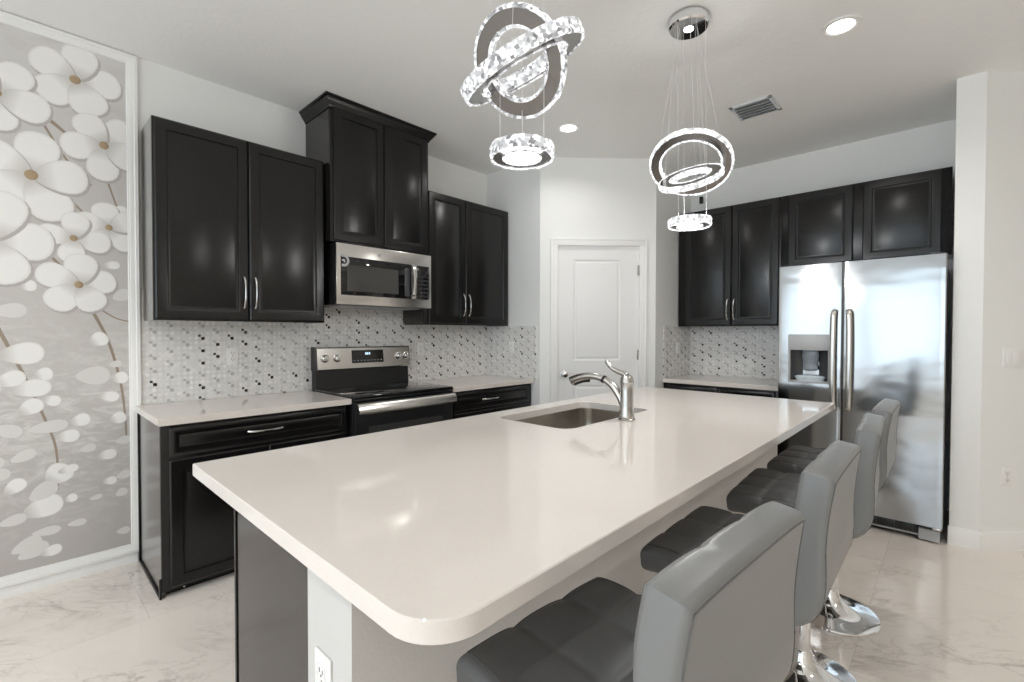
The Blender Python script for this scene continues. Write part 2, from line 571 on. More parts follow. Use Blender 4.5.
# baseboards
def baseboard(name, pts, h=0.115, t=0.015):
    bm = B()
    for (x0, y0), (x1, y1) in zip(pts[:-1], pts[1:]):
        d_ = Vector((x1 - x0, y1 - y0, 0)); n_ = Vector((d_.y, -d_.x, 0)).normalized()
        prof = [(0, 0), (t, 0), (t, h - 0.02), (t * 0.6, h - 0.008), (t * 0.35, h), (0, h)]
        ra = [(x0 + n_.x * o_, y0 + n_.y * o_, z) for o_, z in prof]
        rb = [(x1 + n_.x * o_, y1 + n_.y * o_, z) for o_, z in prof]
        loft(bm, [ra, rb])
    return struct(name, bm, M['trim'])


baseboard('baseboard_stub', [(3.464, 4.087), (3.611, 4.087)])
baseboard('baseboard_diagonal', [(3.603, 4.085), (4.453, 4.935)])
baseboard('baseboard_left', [(0, -3.6), (0, 0.482)], 0.052, 0.012)

# mosaic backsplashes
ZS0, ZS1 = 0.914, 1.408
struct('backsplash_left', bx(0, 0.008, 0.511, YP, ZS0, 1.60), M['mosaic'])
struct('backsplash_pantry_side', bx(0.008, 0.668, YP - 0.008, YP, ZS0, ZS1), M['mosaic'])
struct('backsplash_return', bx(XQ, XQ + 0.008, 4.225, YF, ZS0, ZS1), M['mosaic'])
struct('backsplash_back', bx(XQ + 0.008, 2.50, YF - 0.008, YF, ZS0, ZS1), M['mosaic'])

# island knee wall
IX0, IX1, IY0, IY1 = 1.734, 2.440, 0.500, 3.400
KX, KY0, KY1 = 2.640, 0.440, 3.440
struct('wall_island', bx(IX1 + 0.002, KX, KY0, KY1, 0, 0.876), M['island_wall'])
baseboard('baseboard_island', [(IX1 + 0.003, KY0), (KX + 0.012, KY0)], 0.10, 0.012)
baseboard('trim_1', [(KX, KY0), (KX, KY1)], 0.10, 0.012)

# ---------------------------------------------------------------- upper cabinets
ZB, ZT = 1.408, 2.516
NX = (1, 0, 0)


def upper_left(label, y0, y1, splits, doors, z0=ZB, z1=ZT, xf=0.31, handles=True, hz=(1.49, 1.68)):
    """cabinet on the left wall; doors: list of (ya, yb)"""
    t = thing('upper_cabinet', label, 'cabinet', (0, (y0 + y1) / 2, z0))
    b_ = B()
    box(b_, 0.002, xf - 0.02, y0, y1, z0 + 0.012, z1)
    box(b_, 0.03, xf - 0.019, y0 + 0.001, y0 + 0.018, z0, z0 + 0.013)
    box(b_, 0.03, xf - 0.019, y1 - 0.018, y1 - 0.001, z0, z0 + 0.013)
    obj('body', b_, M['side_panel' if y0 < 1 else 'panel'], t)
    obj('face_frame', bx(xf - 0.02, xf, y0, y1, z0, z1, 0.002), M['black'], t)
    for i, (ya, yb) in enumerate(doors):
        d_ = front('door', t, (xf, ya, z0 + 0.008), (0, 1, 0), NX, yb - ya, z1 - z0 - 0.016)
        if handles:
            hy = yb - 0.028 if i == 0 else ya + 0.028
            obj('handle', arc_handle((xf + 0.021, hy, hz[0]), (xf + 0.021, hy, hz[1]), NX), M['handle'], d_)
    return t


upper_left('tall black wall cabinet nearest the flower mural, with two chrome pulls', 0.520, 1.470, 0.990,
           [(0.526, 0.990), (0.996, 1.464)])
upper_left('black double door wall cabinet between the microwave and the pantry wall', 2.306, 3.304, 2.745,
           [(2.345, 2.742), (2.748, 3.276)])
cc = upper_left('highest black wall cabinet with crown moulding above the microwave', 1.480, 2.296, 1.887,
                [(1.500, 1.885), (1.891, 2.276)], 1.966, 2.884, 0.385, False)
b = B()
rings = []
for of, z in ((0.0, 2.868), (0.004, 2.868), (0.008, 2.882), (0.016, 2.890), (0.034, 2.916), (0.036, 2.924), (0.046, 2.928), (0.046, 2.9415)):
    x1 = 0.389 + of
    rings.append([(0.0022, 1.478 - of, z), (x1, 1.478 - of, z), (x1, 2.298 + of, z), (0.0022, 2.298 + of, z)])
loft(b, rings)
obj('crown_moulding', b, M['black'], cc)

NY = (0, -1, 0)


def upper_back(label, x0, x1, doors, z0, z1, yf, handles=True):
    t = thing('upper_cabinet', label, 'cabinet', ((x0 + x1) / 2, YF, z0))
    obj('body', bx(x0, x1, yf + 0.02, YF - 0.001, z0 + 0.004, z1), M['panel'], t)
    obj('face_frame', bx(x0, x1, yf, yf + 0.02, z0, z1, 0.002), M['black'], t)
    for i, (xa, xb) in enumerate(doors):
        d_ = front('door', t, (xa, yf, z0 + 0.008), (1, 0, 0), NY, xb - xa, z1 - z0 - 0.016)
        if handles:
            hx = xb - 0.026 if i == 0 else xa + 0.026
            obj('handle', arc_handle((hx, yf - 0.021, 1.465), (hx, yf - 0.021, 1.655), NY), M['handle'], d_)
    return t


YU = YF - 0.31
upper_back('black wall cabinet with two chrome pulls beside the refrigerator top', 1.479, 2.388, [(1.552, 1.980), (1.986, 2.372)], ZB, ZT, YU)
upper_back('wide low black cabinet set directly above the refrigerator', 2.392, 3.455, [(2.440, 2.890), (2.950, 3.405)], 1.900, ZT, YU, False)
tag(obj('sensor_box', bx(1.563, 1.597, YF - 0.024, YF - 0.0005, 2.665, 2.735, 0.004), M['plastic']),
    'tiny black box on the wall above the cabinet left of the refrigerator', 'box')

# ---------------------------------------------------------------- base cabinets
def counter(label, pts, z0=0.878, z1=0.914, group=None):
    bm = prism(B(), pts, z0, z1)
    es = [e for e in bm.edges if abs(e.verts[0].co.z - e.verts[1].co.z) < 1e-6]
    bmesh.ops.bevel(bm, geom=es, offset=0.003, segments=2, affect='EDGES')
    return tag(obj('countertop', bm, M['quartz']), label, 'countertop')


# left of the range
t = thing('base_cabinet', 'black base cabinet with wide drawer, left of the range', 'cabinet', (0.0, 0.98, 0))
b = B()
box(b, 0.024, 0.59, 0.510, 1.480, 0.05, 0.876); box(b, 0.024, 0.560, 0.512, 1.478, 0.0, 0.05)
obj('body', b, M['black'], t)
obj('face_frame', bx(0.588, 0.608, 0.492, 1.482, 0.035, 0.876, 0.002), M['black'], t)
obj('end_panel', bx(0.024, 0.588, 0.492, 0.509, 0.0, 0.876), M['side_panel'], t)
b = B()
box(b, 0.023, 0.040, 0.484, 0.492, 0.0, 0.876, 0.002)
box(b, 0.030, 0.600, 0.482, 0.492, 0.0, 0.018, 0.003)
box(b, 0.588, 0.610, 0.482, 0.492, 0.0, 0.100, 0.003)
obj('edge_strip', b, M['black'], t)
d_ = front('drawer', t, (0.608, 0.525, 0.712), (0, 1, 0), NX, 0.940, 0.152, DRAWER)
obj('handle', arc_handle((0.629, 0.885, 0.790), (0.629, 1.075, 0.790), NX), M['handle'], d_)
for i, (ya, yb) in enumerate(((0.525, 0.990), (0.996, 1.465))):
    d_ = front('door', t, (0.608, ya, 0.050), (0, 1, 0), NX, yb - ya, 0.648)
    hy = yb - 0.028 if i == 0 else ya + 0.028
    obj('handle', arc_handle((0.629, hy, 0.46), (0.629, hy, 0.65), NX), M['handle'], d_)
for y, z in ((0.545, 0.026), (0.665, 0.036), (0.595, 0.012), (0.87, 0.040)):
    obj('screw_cap', lathe(B(), [(0.0055, 0), (0.0055, 0.003), (0.003, 0.005)], (0.5605, y, z), 12, 'X'), M['white_plastic'], t)
counter('short white quartz counter left of the range by the mural', [(0.010, 0.512), (0.024, 0.512), (0.024, 0.476), (0.650, 0.476), (0.650, 1.490), (0.010, 1.490)])

# right of the range
t = thing('base_cabinet', 'black base cabinet between the range and the pantry wall', 'cabinet', (0.0, 2.82, 0))
b = B()
box(b, 0.010, 0.59, 2.345, YP - 0.002, 0.09, 0.876); box(b, 0.010, 0.53, 2.347, YP - 0.002, 0.0, 0.09)
obj('body', b, M['black'], t)
obj('face_frame', bx(0.588, 0.608, 2.345, YP - 0.002, 0.09, 0.876, 0.002), M['black'], t)
d_ = front('drawer', t, (0.608, 2.365, 0.712), (0, 1, 0), NX, 0.900, 0.152, DRAWER)
obj('handle', arc_handle((0.629, 2.665, 0.790), (0.629, 2.855, 0.790), NX), M['handle'], d_)
for i, (ya, yb) in enumerate(((2.365, 2.812), (2.818, 3.265))):
    d_ = front('door', t, (0.608, ya, 0.105), (0, 1, 0), NX, yb - ya, 0.593)
    hy = yb - 0.028 if i == 0 else ya + 0.028
    obj('handle', arc_handle((0.629, hy, 0.46), (0.629, hy, 0.65), NX), M['handle'], d_)
counter('white quartz counter between the range and the pantry wall', [(0.010, 2.335), (0.650, 2.335), (0.650, YP - 0.010), (0.010, YP - 0.010)])

# beside the refrigerator
YB0 = YF - 0.61
t = thing('base_cabinet', 'black base cabinet tucked left of the refrigerator', 'cabinet', (1.94, YF, 0))
b = B()
box(b, XQ + 0.01, 2.455, YB0 + 0.02, YF - 0.012, 0.09, 0.876); box(b, XQ + 0.01, 2.455, YB0 + 0.08, YF - 0.012, 0, 0.09)
obj('body', b, M['black'], t)
obj('face_frame', bx(XQ + 0.002, 2.455, YB0, YB0 + 0.02, 0.09, 0.876, 0.002), M['black'], t)
for xa, xb in ((1.530, 1.970), (1.990, 2.430)):
    d_ = front('drawer', t, (xa, YB0, 0.712), (1, 0, 0), NY, xb - xa, 0.152, DRAWER)
    obj('handle', arc_handle(((xa + xb) / 2 - 0.09, YB0 - 0.021, 0.79), ((xa + xb) / 2 + 0.09, YB0 - 0.021, 0.79), NY), M['handle'], d_)
    front('door', t, (xa, YB0, 0.105), (1, 0, 0), NY, xb - xa, 0.593)
counter('white quartz counter left of the refrigerator', [(XQ + 0.009, YF - 0.648), (2.470, YF - 0.648), (2.470, YF - 0.010), (XQ + 0.009, YF - 0.010)])

# ---------------------------------------------------------------- range
RY0, RY1 = 1.500, 2.322
t = thing('range', 'freestanding electric range, black with steel back panel and handle', 'stove', (0.0, 1.91, 0))
b = B()
box(b, 0.012, 0.630, RY0 + 0.004, RY1 - 0.004, 0.05, 0.905, 0.003)
box(b, 0.05, 0.600, RY0 + 0.02, RY1 - 0.02, 0.0, 0.05)
obj('body', b, M['plastic'], t)
ct = obj('cooktop', bx(0.085, 0.668, RY0, RY1, 0.905, 0.928, 0.006), M['blackglass'], t)
b = B()
b.free()
for (x, y, r) in ((0.22, 1.70, 0.075), (0.22, 2.12, 0.075), (0.50, 1.71, 0.095), (0.50, 2.11, 0.11)):
    n = 48
    b = B()
    loft(b, [[(x + rr * math.cos(2 * PI * i / n), y + rr * math.sin(2 * PI * i / n), zz) for i in range(n)]
             for rr, zz in ((r, 0.9282), (r, 0.9286), (r - 0.003, 0.9286), (r - 0.003, 0.9282))], cap=False)
    obj('burner_marking', b, M['dark_grey'], ct)

# back guard
b = B()
loft(b, [[(0.012, y, 0.905), (0.084, y, 0.905), (0.074, y, 1.062), (0.012, y, 1.062)] for y in (RY0 + 0.012, RY1 - 0.012)])
obj('rear_riser', b, M['plastic'], t)
b = B()
loft(b, [[(0.012, y, 1.062), (0.100, y, 1.062), (0.105, y, 1.068), (0.088, y, 1.222), (0.080, y, 1.230), (0.012, y, 1.230)] for y in (RY0 + 0.014, RY1 - 0.008)])
bp_ = obj('back_panel', b, M['steel'], t)
b = B()
loft(b, [[(0.012, y, 1.058), (0.108, y, 1.058), (0.084, y, 1.234), (0.012, y, 1.234)] for y in (RY0 + 0.004, RY0 + 0.0139)])
obj('side_cap', b, M['plastic'], t)


def onpanel(z):   # face x of the sloped back panel
    return 0.105 - (z - 1.068) / (1.222 - 1.068) * 0.017


b = B()
loft(b, [[(onpanel(z) + 0.001, 1.785, z), (onpanel(z) + 0.001, 2.060, z), (onpanel(z) - 0.004, 2.060, z), (onpanel(z) - 0.004, 1.785, z)] for z in (1.105, 1.205)])
obj('display', b, M['blackglass'], t)
b = B()
for y, w in ((1.900, 0.010), (1.915, 0.010), (1.931, 0.010)):
    box(b, onpanel(1.178) + 0.0005, onpanel(1.178) + 0.0022, y, y + w, 1.168, 1.186)
obj('clock_digits', b, M['display'], t)
b = B()
for i in range(9):
    y = 1.80 + i * 0.029
    box(b, onpanel(1.125) + 0.0005, onpanel(1.125) + 0.002, y, y + 0.012, 1.122, 1.127)
obj('touch_key', b, M['grey_plastic'], t)
for y in (1.572, 1.668, 2.205, 2.275):
    z = 1.150
    kb = lathe(B(), [(0.031, 0.0), (0.031, 0.006), (0.026, 0.008), (0.024, 0.026), (0.020, 0.030)], (onpanel(z) - 0.001, y, z), 28, 'X')
    kn = obj('knob', kb, M['handle'], t)
    obj('pointer', bx(onpanel(z) + 0.026, onpanel(z) + 0.034, y - 0.004, y + 0.004, z - 0.022, z + 0.022, 0.002), M['steel'], kn)
# front
obj('control_lip', bx(0.630, 0.662, RY0 + 0.002, RY1 - 0.002, 0.885, 0.905, 0.003), M['plastic'], t)
od = obj('oven_door', bx(0.632, 0.668, RY0 + 0.006, RY1 - 0.006, 0.215, 0.882, 0.005), M['plastic'], t)
obj('window', bx(0.6681, 0.6695, 1.60, 2.22, 0.40, 0.72), M['window_glass'], od)
b = B()
box(b, 0.6682, 0.700, RY0 + 0.012, RY0 + 0.040, 0.825, 0.865, 0.004)
box(b, 0.6682, 0.700, RY1 - 0.040, RY1 - 0.012, 0.825, 0.865, 0.004)
rings = []
n = 14
for i in range(n + 1):
    y = RY0 + 0.008 + (RY1 - RY0 - 0.016) * i / n
    xo = 0.700 + 0.010 * math.sin(PI * i / n)
    rings.append([(xo - 0.012, y, 0.814), (xo + 0.010, y, 0.812), (xo + 0.022, y, 0.822), (xo + 0.020, y, 0.842), (xo + 0.010, y, 0.864), (xo - 0.004, y, 0.880), (xo - 0.012, y, 0.882)])
loft(b, rings)
obj('handle', b, M['steel'], od)
obj('storage_drawer', bx(0.632, 0.664, RY0 + 0.006, RY1 - 0.006, 0.055, 0.208, 0.005), M['plastic'], t)

# ---------------------------------------------------------------- microwave
MY0, MY1, MZ0, MZ1 = 1.508, 2.304, 1.534, 1.960
t = thing('microwave', 'stainless over-the-range microwave under the crowned cabinet', 'microwave', (0.0, 1.9, MZ0))
obj('body', bx(0.010, 0.388, MY0 + 0.004, MY1 - 0.004, MZ0, MZ1, 0.003), M['plastic'], t)
b = bx(0.06, 0.34, MY0 + 0.06, MY1 - 0.06, MZ0 - 0.006, MZ0 + 0.001)
obj('grease_filter', b, M['grey_plastic'], t)
d_ = obj('door', bx(0.3885, 0.412, MY0, MY1, MZ0 + 0.002, MZ1 - 0.002, 0.004), M['steel'], t)
b = prism(B(), [(0, 0), (1, 0), (1, 1), (0, 1)], 0, 1)
b.free()
GY0, GY1, GZ0, GZ1 = 1.540, 2.112, 1.602, 1.868
obj('dark_border', bx(0.4121, 0.4145, GY0, GY1, GZ0, GZ1, 0.001), M['blackglass'], d_)
obj('window', bx(0.4146, 0.4155, GY0 + 0.045, GY1 - 0.115, GZ0 + 0.030, GZ1 - 0.055), M['window_glass'], d_)
obj('handle_recess', bx(0.4146, 0.4160, GY1 - 0.060, GY1 - 0.012, GZ0 + 0.02, GZ1 - 0.03, 0.001), M['dark_grey'], d_)
b = B()
n = 16
rings = []
for i in range(n + 1):
    tt = i / n
    z = 1.604 + tt * 0.262
    xo = 0.414 + 0.032 * math.sin(PI * tt) ** 0.5
    rings.append([(xo, 2.108, z), (xo + 0.009, 2.110, z), (xo + 0.011, 2.126, z), (xo + 0.009, 2.142, z), (xo, 2.144, z)])
loft(b, rings)
obj('handle', b, M['handle'], d_)
kp = obj('keypad', bx(0.4121, 0.4140, 2.170, 2.280, 1.604, 1.866, 0.001), M['blackglass'], t)
b = B()
for i in range(4):
    for j in range(6):
        box(b, 0.4140, 0.4149, 2.182 + i * 0.024, 2.198 + i * 0.024, 1.622 + j * 0.031, 1.634 + j * 0.031)
obj('buttons', b, M['dark_grey'], kp)
b = lathe(B(), [(0.013, 0), (0.013, 0.0015), (0.010, 0.0018)], (0.412, 1.838, 1.905), 24, 'X')
obj('round_badge', b, M['grey_plastic'], t)
b = B()
sweep(b, spline([(0.417, 1.545, 1.872), (0.418, 1.578, 1.866), (0.418, 1.592, 1.835), (0.418, 1.574, 1.808), (0.417, 1.545, 1.806)], 20), 0.009, 0.0012, 8, ref=(1, 0, 0))
sweep(b, spline([(0.417, 1.548, 1.838), (0.4175, 1.562, 1.842), (0.417, 1.566, 1.826)], 8), 0.006, 0.0012, 8, ref=(1, 0, 0))
obj('curled_strip', b, M['grey_plastic'], t)  # grey curled strip over the upper corner of the door glass

# ---------------------------------------------------------------- refrigerator
FX0, FX1, FS, FYF, FZ = 2.503, 3.441, 2.907, 3.985, 1.842
t = thing('refrigerator', 'stainless side-by-side refrigerator with ice dispenser', 'refrigerator', ((FX0 + FX1) / 2, 4.4, 0))
b = B()
box(b, FX0 + 0.004, FX1 - 0.004, FYF + 0.075, YF - 0.02, 0.05, FZ - 0.02, 0.004)
for x in (FX0 + 0.06, FX1 - 0.06):
    for y in (FYF + 0.12, YF - 0.10):
        box(b, x - 0.02, x + 0.02, y - 0.02, y + 0.02, 0.0, 0.05)
obj('case', b, M['plastic'], t)


def fdoor(x0, x1, hole=None):
    """bowed steel door, optional rectangular opening (xa, xb, za, zb)"""
    z0, z1 = 0.108, FZ
    bm = B()
    nx, xs_ = 16, []
    r = 0.006
    cand = [x0 + (x1 - x0) * i / nx for i in range(nx + 1)] + [x0 + 0.0015, x0 + 0.004, x0 + 0.006, x1 - 0.0015, x1 - 0.004, x1 - 0.006]
    if hole:
        cand += [hole[0], hole[1]]
    xs_ = sorted(set(cand))
    zs_ = [z0, z1] if not hole else [z0, hole[2], hole[3], z1]

    def yb(x):
        u_ = (2 * (x - x0) / (x1 - x0) - 1)
        e = min(x - x0, x1 - x)
        edge = 0.0 if e >= r else (r - math.sqrt(max(0, r * r - (r - e) ** 2)))
        return FYF - 0.003 * (1 - u_ * u_) + edge + 0.004
    g_ = [[bm.verts.new((x, yb(x), z)) for z in zs_] for x in xs_]
    for i in range(len(xs_) - 1):
        for j in range(len(zs_) - 1):
            if hole and j == 1 and xs_[i] >= hole[0] - 1e-6 and xs_[i + 1] <= hole[1] + 1e-6:
                continue
            bm.faces.new((g_[i][j], g_[i + 1][j], g_[i + 1][j + 1], g_[i][j + 1]))
    yk = FYF + 0.070
    bl = {}
    for i in (0, len(xs_) - 1):
        for j in range(len(zs_)):
            bl[i, j] = bm.verts.new((xs_[i], yk, zs_[j]))
    for i in (0, len(xs_) - 1):
        for j in range(len(zs_) - 1):
            bm.faces.new((g_[i][j], bl[i, j], bl[i, j + 1], g_[i][j + 1]))
    L = len(xs_) - 1
    for j in (0, len(zs_) - 1):
        bm.faces.new([g_[i][j] for i in range(L + 1)] + [bl[L, j], bl[0, j]])
    bm.faces.new([bl[0, j] for j in range(len(zs_))] + [bl[L, j] for j in range(len(zs_) - 1, -1, -1)])
    return bm


HX0, HX1, HZ0, HZ1 = 2.578, 2.836, 0.984, 1.330
fd = obj('freezer_door', fdoor(FX0, FS - 0.004, (HX0, HX1, HZ0, HZ1)), M['fridge_steel'], t)
rd = obj('fridge_door', fdoor(FS + 0.004, FX1), M['fridge_steel'], t)
b = bx(FS - 0.004, FS + 0.004, FYF + 0.012, FYF + 0.07, 0.11, FZ - 0.004)
obj('gasket', b, M['plastic'], t)


def fhandle(x, tilt):
    bm = B()
    ctrl = [(x, FYF - 0.002, 1.500), (x, FYF - 0.030, 1.492), (x + tilt * 0.004, FYF - 0.042, 1.43), (x + tilt * 0.006, FYF - 0.048, 1.15),
            (x + tilt * 0.004, FYF - 0.042, 0.88), (x, FYF - 0.030, 0.815), (x, FYF - 0.002, 0.807)]
    pts = spline(ctrl, 36)
    sweep(bm, pts, 0.018, 0.008, 14, ref=(0, 1, 0))
    return bm


obj('handle', fhandle(2.862, -1), M['nickel'], fd)
obj('handle', fhandle(2.946, 1), M['nickel'], rd)
# dispenser
b = B()
yo = FYF - 0.014
for x0, x1, z0, z1 in ((HX0 - 0.004, HX0 + 0.010, HZ0, HZ1), (HX1 - 0.010, HX1 + 0.004, HZ0, HZ1), (HX0 - 0.004, HX1 + 0.004, HZ0 - 0.006, HZ0 + 0.010)):
    box(b, x0, x1, yo, FYF + 0.06, z0, z1, 0.003)
dp = obj('dispenser_frame', b, M['grey_plastic'], fd)
b = bx(HX0 - 0.004, HX1 + 0.004, yo - 0.004, FYF + 0.06, 1.218, HZ1 + 0.004, 0.006)
cp = obj('control_panel', b, M['grey_plastic'], fd)
b = B()
xa, xb, za, zb = HX0 + 0.008, HX1 - 0.008, HZ0 + 0.008, 1.222
n = 14
rings = []
for z in (za, za + 0.02, zb - 0.05, zb):
    rings.append([(xa + (xb - xa) * i / n, FYF + 0.005 + 0.075 * math.sin(PI * i / n) ** 0.6, z) for i in range(n + 1)])
loft(b, rings, cap=False, closed=False)
obj('recess', b, M['dark_grey'], fd)
b = B()
loft(b, [[(2.707 + r_ * math.cos(2 * PI * i / 32), FYF + 0.034 + 0.42 * r_ * math.sin(2 * PI * i / 32), z) for i in range(32)]
         for r_, z in ((0.085, 0.994), (0.100, 1.022), (0.082, 1.030), (0.060, 1.006))])
obj('drip_tray', b, M['dispglow'], fd)
b = B()
loft(b, [[(2.707 + r_ * math.cos(2 * PI * i / 20), yy + 0.3 * r_ * math.sin(2 * PI * i / 20), z) for i in range(20)]
         for r_, yy, z in ((0.050, FYF + 0.050, 1.215), (0.055, FYF + 0.045, 1.17), (0.045, FYF + 0.055, 1.12), (0.050, FYF + 0.050, 1.075), (0.030, FYF + 0.052, 1.065))])
obj('paddle', b, M['paddle'], fd)
b = B()
box(b, FX0 + 0.02, FX1 - 0.02, FYF + 0.055, FYF + 0.075, 0.030, 0.106)
for i in range(9):
    box(b, FX0 + 0.05 + i * 0.095, FX0 + 0.13 + i * 0.095, FYF + 0.050, FYF + 0.056, 0.045, 0.095, 0.002)
obj('grille', b, M['plastic'], t)
obj('grille_trim', bx(FX0 + 0.02, FX1 - 0.10, FYF + 0.046, FYF + 0.06, 0.026, 0.036, 0.002), M['grey_plastic'], t)
b = B()
prism(b, [(FX1 - 0.115, FYF + 0.030), (FX1 - 0.012, FYF + 0.022), (FX1 - 0.012, FYF + 0.08), (FX1 - 0.115, FYF + 0.08)], 0.012, 0.082)
obj('foot_cover', b, M['grey_plastic'], t)
obj('lower_hinge', bx(FX1 - 0.05, FX1 - 0.006, FYF + 0.015, FYF + 0.07, 0.088, 0.104, 0.003), M['steel'], t)
for x0, x1 in ((FX0 + 0.01, FX0 + 0.08), (FX1 - 0.08, FX1 - 0.01)):
    obj('top_hinge', bx(x0, x1, FYF + 0.02, FYF + 0.15, FZ - 0.019, FZ + 0.012, 0.004), M['dark_grey'], t)

# ---------------------------------------------------------------- island
t = thing('kitchen_island', 'black island cabinet run below the long quartz worktop', 'kitchen island', (2.0, 1.95, 0))
b = B()
SX0, SX1, SY0, SY1 = 1.790, 2.245, 1.665, 2.450          # sink opening
# carcass kept open around the sink bowl
box(b, IX0 + 0.02, IX1, IY0 + 0.02, 1.60, 0.10, 0.874); box(b, IX0 + 0.02, IX1, 2.58, IY1 - 0.02, 0.10, 0.874)
box(b, IX0 + 0.02, IX1, 1.62, 2.58, 0.10, 0.60); box(b, IX0 + 0.08, IX1, IY0 + 0.02, IY1 - 0.02, 0.0, 0.10)
box(b, 2.275, IX1, 1.62, 2.58, 0.60, 0.874)
obj('body', b, M['black'], t)
obj('end_panel', bx(IX0 + 0.006, IX1, IY0, IY0 + 0.0199, 0.0, 0.874), M['panel'], t)
obj('edge_strip', bx(IX0 + 0.0005, IX0 + 0.016, IY0 - 0.004, IY0 - 0.0002, 0.0, 0.874, 0.001), M['black'], t)
obj('end_panel', bx(IX0 + 0.006, IX1, IY1 - 0.0199, IY1, 0.0, 0.874), M['panel'], t)
obj('face_frame', bx(IX0, IX0 + 0.0199, IY0, IY1, 0.085, 0.874, 0.002), M['black'], t)
y = IY0 + 0.02
for wd in (0.45, 0.45, 0.60, 0.60, 0.38, 0.38):
    front('door', t, (IX0, y + wd - 0.003, 0.10), (0, -1, 0), (-1, 0, 0), wd - 0.006, 0.76)
    y += wd

TX0, TX1, TY0, TY1 = 1.679, 2.949, 0.392, 3.455


def rounded(x0, x1, y0, y1, rs, n=10):
    """footprint with corner radii (x0y0, x1y0, x1y1, x0y1)"""
    out = []
    for (cx, cy, r, a0) in ((x0 + rs[0], y0 + rs[0], rs[0], PI), (x1 - rs[1], y0 + rs[1], rs[1], 1.5 * PI),
                            (x1 - rs[2], y1 - rs[2], rs[2], 0), (x0 + rs[3], y1 - rs[3], rs[3], PI / 2)):
        for i in range(n + 1):
            a = a0 + (PI / 2) * i / n
            out.append((cx + r * math.cos(a), cy + r * math.sin(a)))
    return out


b = B()
outer = rounded(TX0, TX1, TY0, TY1, (0.006, 0.098, 0.03, 0.006))
inner = rounded(SX0, SX1, SY0, SY1, (0.07, 0.07, 0.07, 0.07))
zt, zbm = 0.914, 0.8765
e_ = 0.0025


def off(pts, d_):
    n_ = len(pts); out = []
    for i in range(n_):
        p0, p1, p2 = Vector(pts[i - 1]), Vector(pts[i]), Vector(pts[(i + 1) % n_])
        a = (p1 - p0).normalized() if (p1 - p0).length > 1e-9 else Vector((0, 0))
        c = (p2 - p1).normalized() if (p2 - p1).length > 1e-9 else Vector((0, 0))
        tt = (a + c).normalized()
        out.append((p1.x + tt.y * -d_, p1.y + tt.x * d_))
    return out


def ring3(pts, z): return [b.verts.new((x, y_, z)) for x, y_ in pts]


def band(r0, r1):
    n_ = len(r0)
    for i in range(n_):
        b.faces.new((r0[i], r0[(i + 1) % n_], r1[(i + 1) % n_], r1[i]))


o_b = ring3(outer, zbm); o_m = ring3(outer, zt - e_); o_t = ring3(off(outer, e_), zt)
i_b = ring3(inner, zbm); i_m = ring3(inner, zt - e_); i_t = ring3(off(inner, -e_), zt)
band(o_b, o_m); band(o_m, o_t); band(i_b, i_m); band(i_m, i_t)


def annul(ro, ri):
    es_ = []
    for r_ in (ro, ri):
        for i in range(len(r_)):
            e = b.edges.get((r_[i], r_[(i + 1) % len(r_)])) or b.edges.new((r_[i], r_[(i + 1) % len(r_)]))
            es_.append(e)
    bmesh.ops.triangle_fill(b, edges=es_, use_beauty=True)


annul(o_t, i_t); annul(o_b, i_b)
tag(obj('countertop', b, M['quartz'], sm=25), 'long white quartz island worktop with rounded corner and sink cutout', 'countertop')

# sink
b = B()
prof = [(0.012, 0.8755), (-0.004, 0.8755), (-0.006, 0.870), (0.002, 0.720), (0.020, 0.690), (0.055, 0.678), (0.13, 0.672)]
rings = []
for ins, z in prof:
    r_ = max(0.02, 0.072 - ins * 0.3)
    pp = rounded(SX0 + ins, SX1 - ins, SY0 + ins, SY1 - ins, (r_,) * 4)
    rings.append([(x, y_, z) for x, y_ in pp])
vr = [[b.verts.new(p_) for p_ in r_] for r_ in rings[1:]]
for i in range(len(vr) - 1):
    for j in range(len(vr[0])):
        k_ = (j + 1) % len(vr[0])
        b.faces.new((vr[i][j], vr[i][k_], vr[i + 1][k_], vr[i + 1][j]))
b.faces.new(vr[-1])
sk = tag(obj('sink', b, M['sinksteel']), 'undermount steel sink bowl in the island worktop', 'sink')
sol = sk.modifiers.new('thickness', 'SOLIDIFY'); sol.thickness = 0.0015; sol.offset = 1.0
obj('drain', lathe(B(), [(0.055, 0.6725), (0.055, 0.676), (0.040, 0.676), (0.036, 0.6735)], (1.99, 2.10, 0), 32), M['steel'], sk)

# faucet
FXc, FYc = 2.312, 2.060
t = thing('faucet', 'brushed nickel pull-out faucet behind the island sink', 'faucet', (FXc, FYc, 0.914))
b = lathe(B(), [(0.041, 0.914), (0.042, 0.920), (0.036, 0.926), (0.038, 0.932), (0.034, 0.945), (0.0325, 0.99), (0.032, 1.06), (0.0325, 1.095), (0.034, 1.100), (0.032, 1.106), (0.031, 1.118), (0.026, 1.130), (0.014, 1.137)],
          (FXc, FYc, 0), 36)
bd = obj('body', b, M['nickel'], t)
b = B()
pts = spline([(2.298, FYc, 0.985), (2.272, FYc, 1.030), (2.236, FYc, 1.073), (2.201, FYc, 1.097), (2.176, FYc, 1.108)], 20)
sweep(b, pts, [0.020 - 0.004 * i / (len(pts) - 1) for i in range(len(pts))], [0.024 - 0.008 * i / (len(pts) - 1) for i in range(len(pts))], 16, ref=(0, 1, 0))
obj('spout', b, M['nickel'], t)
b = B()
sweep(b, [(2.186, FYc, 1.1035), (2.177, FYc, 1.1075)], 0.0205, 0.0205, 18, ref=(0, 1, 0))
obj('collar', b, M['plastic'], t)
b = B()
pts = spline([(2.178, FYc, 1.107), (2.136, FYc, 1.117), (2.086, FYc, 1.117), (2.036, FYc, 1.106), (1.998, FYc, 1.092), (1.978, FYc, 1.082)], 25)
L_ = len(pts) - 1
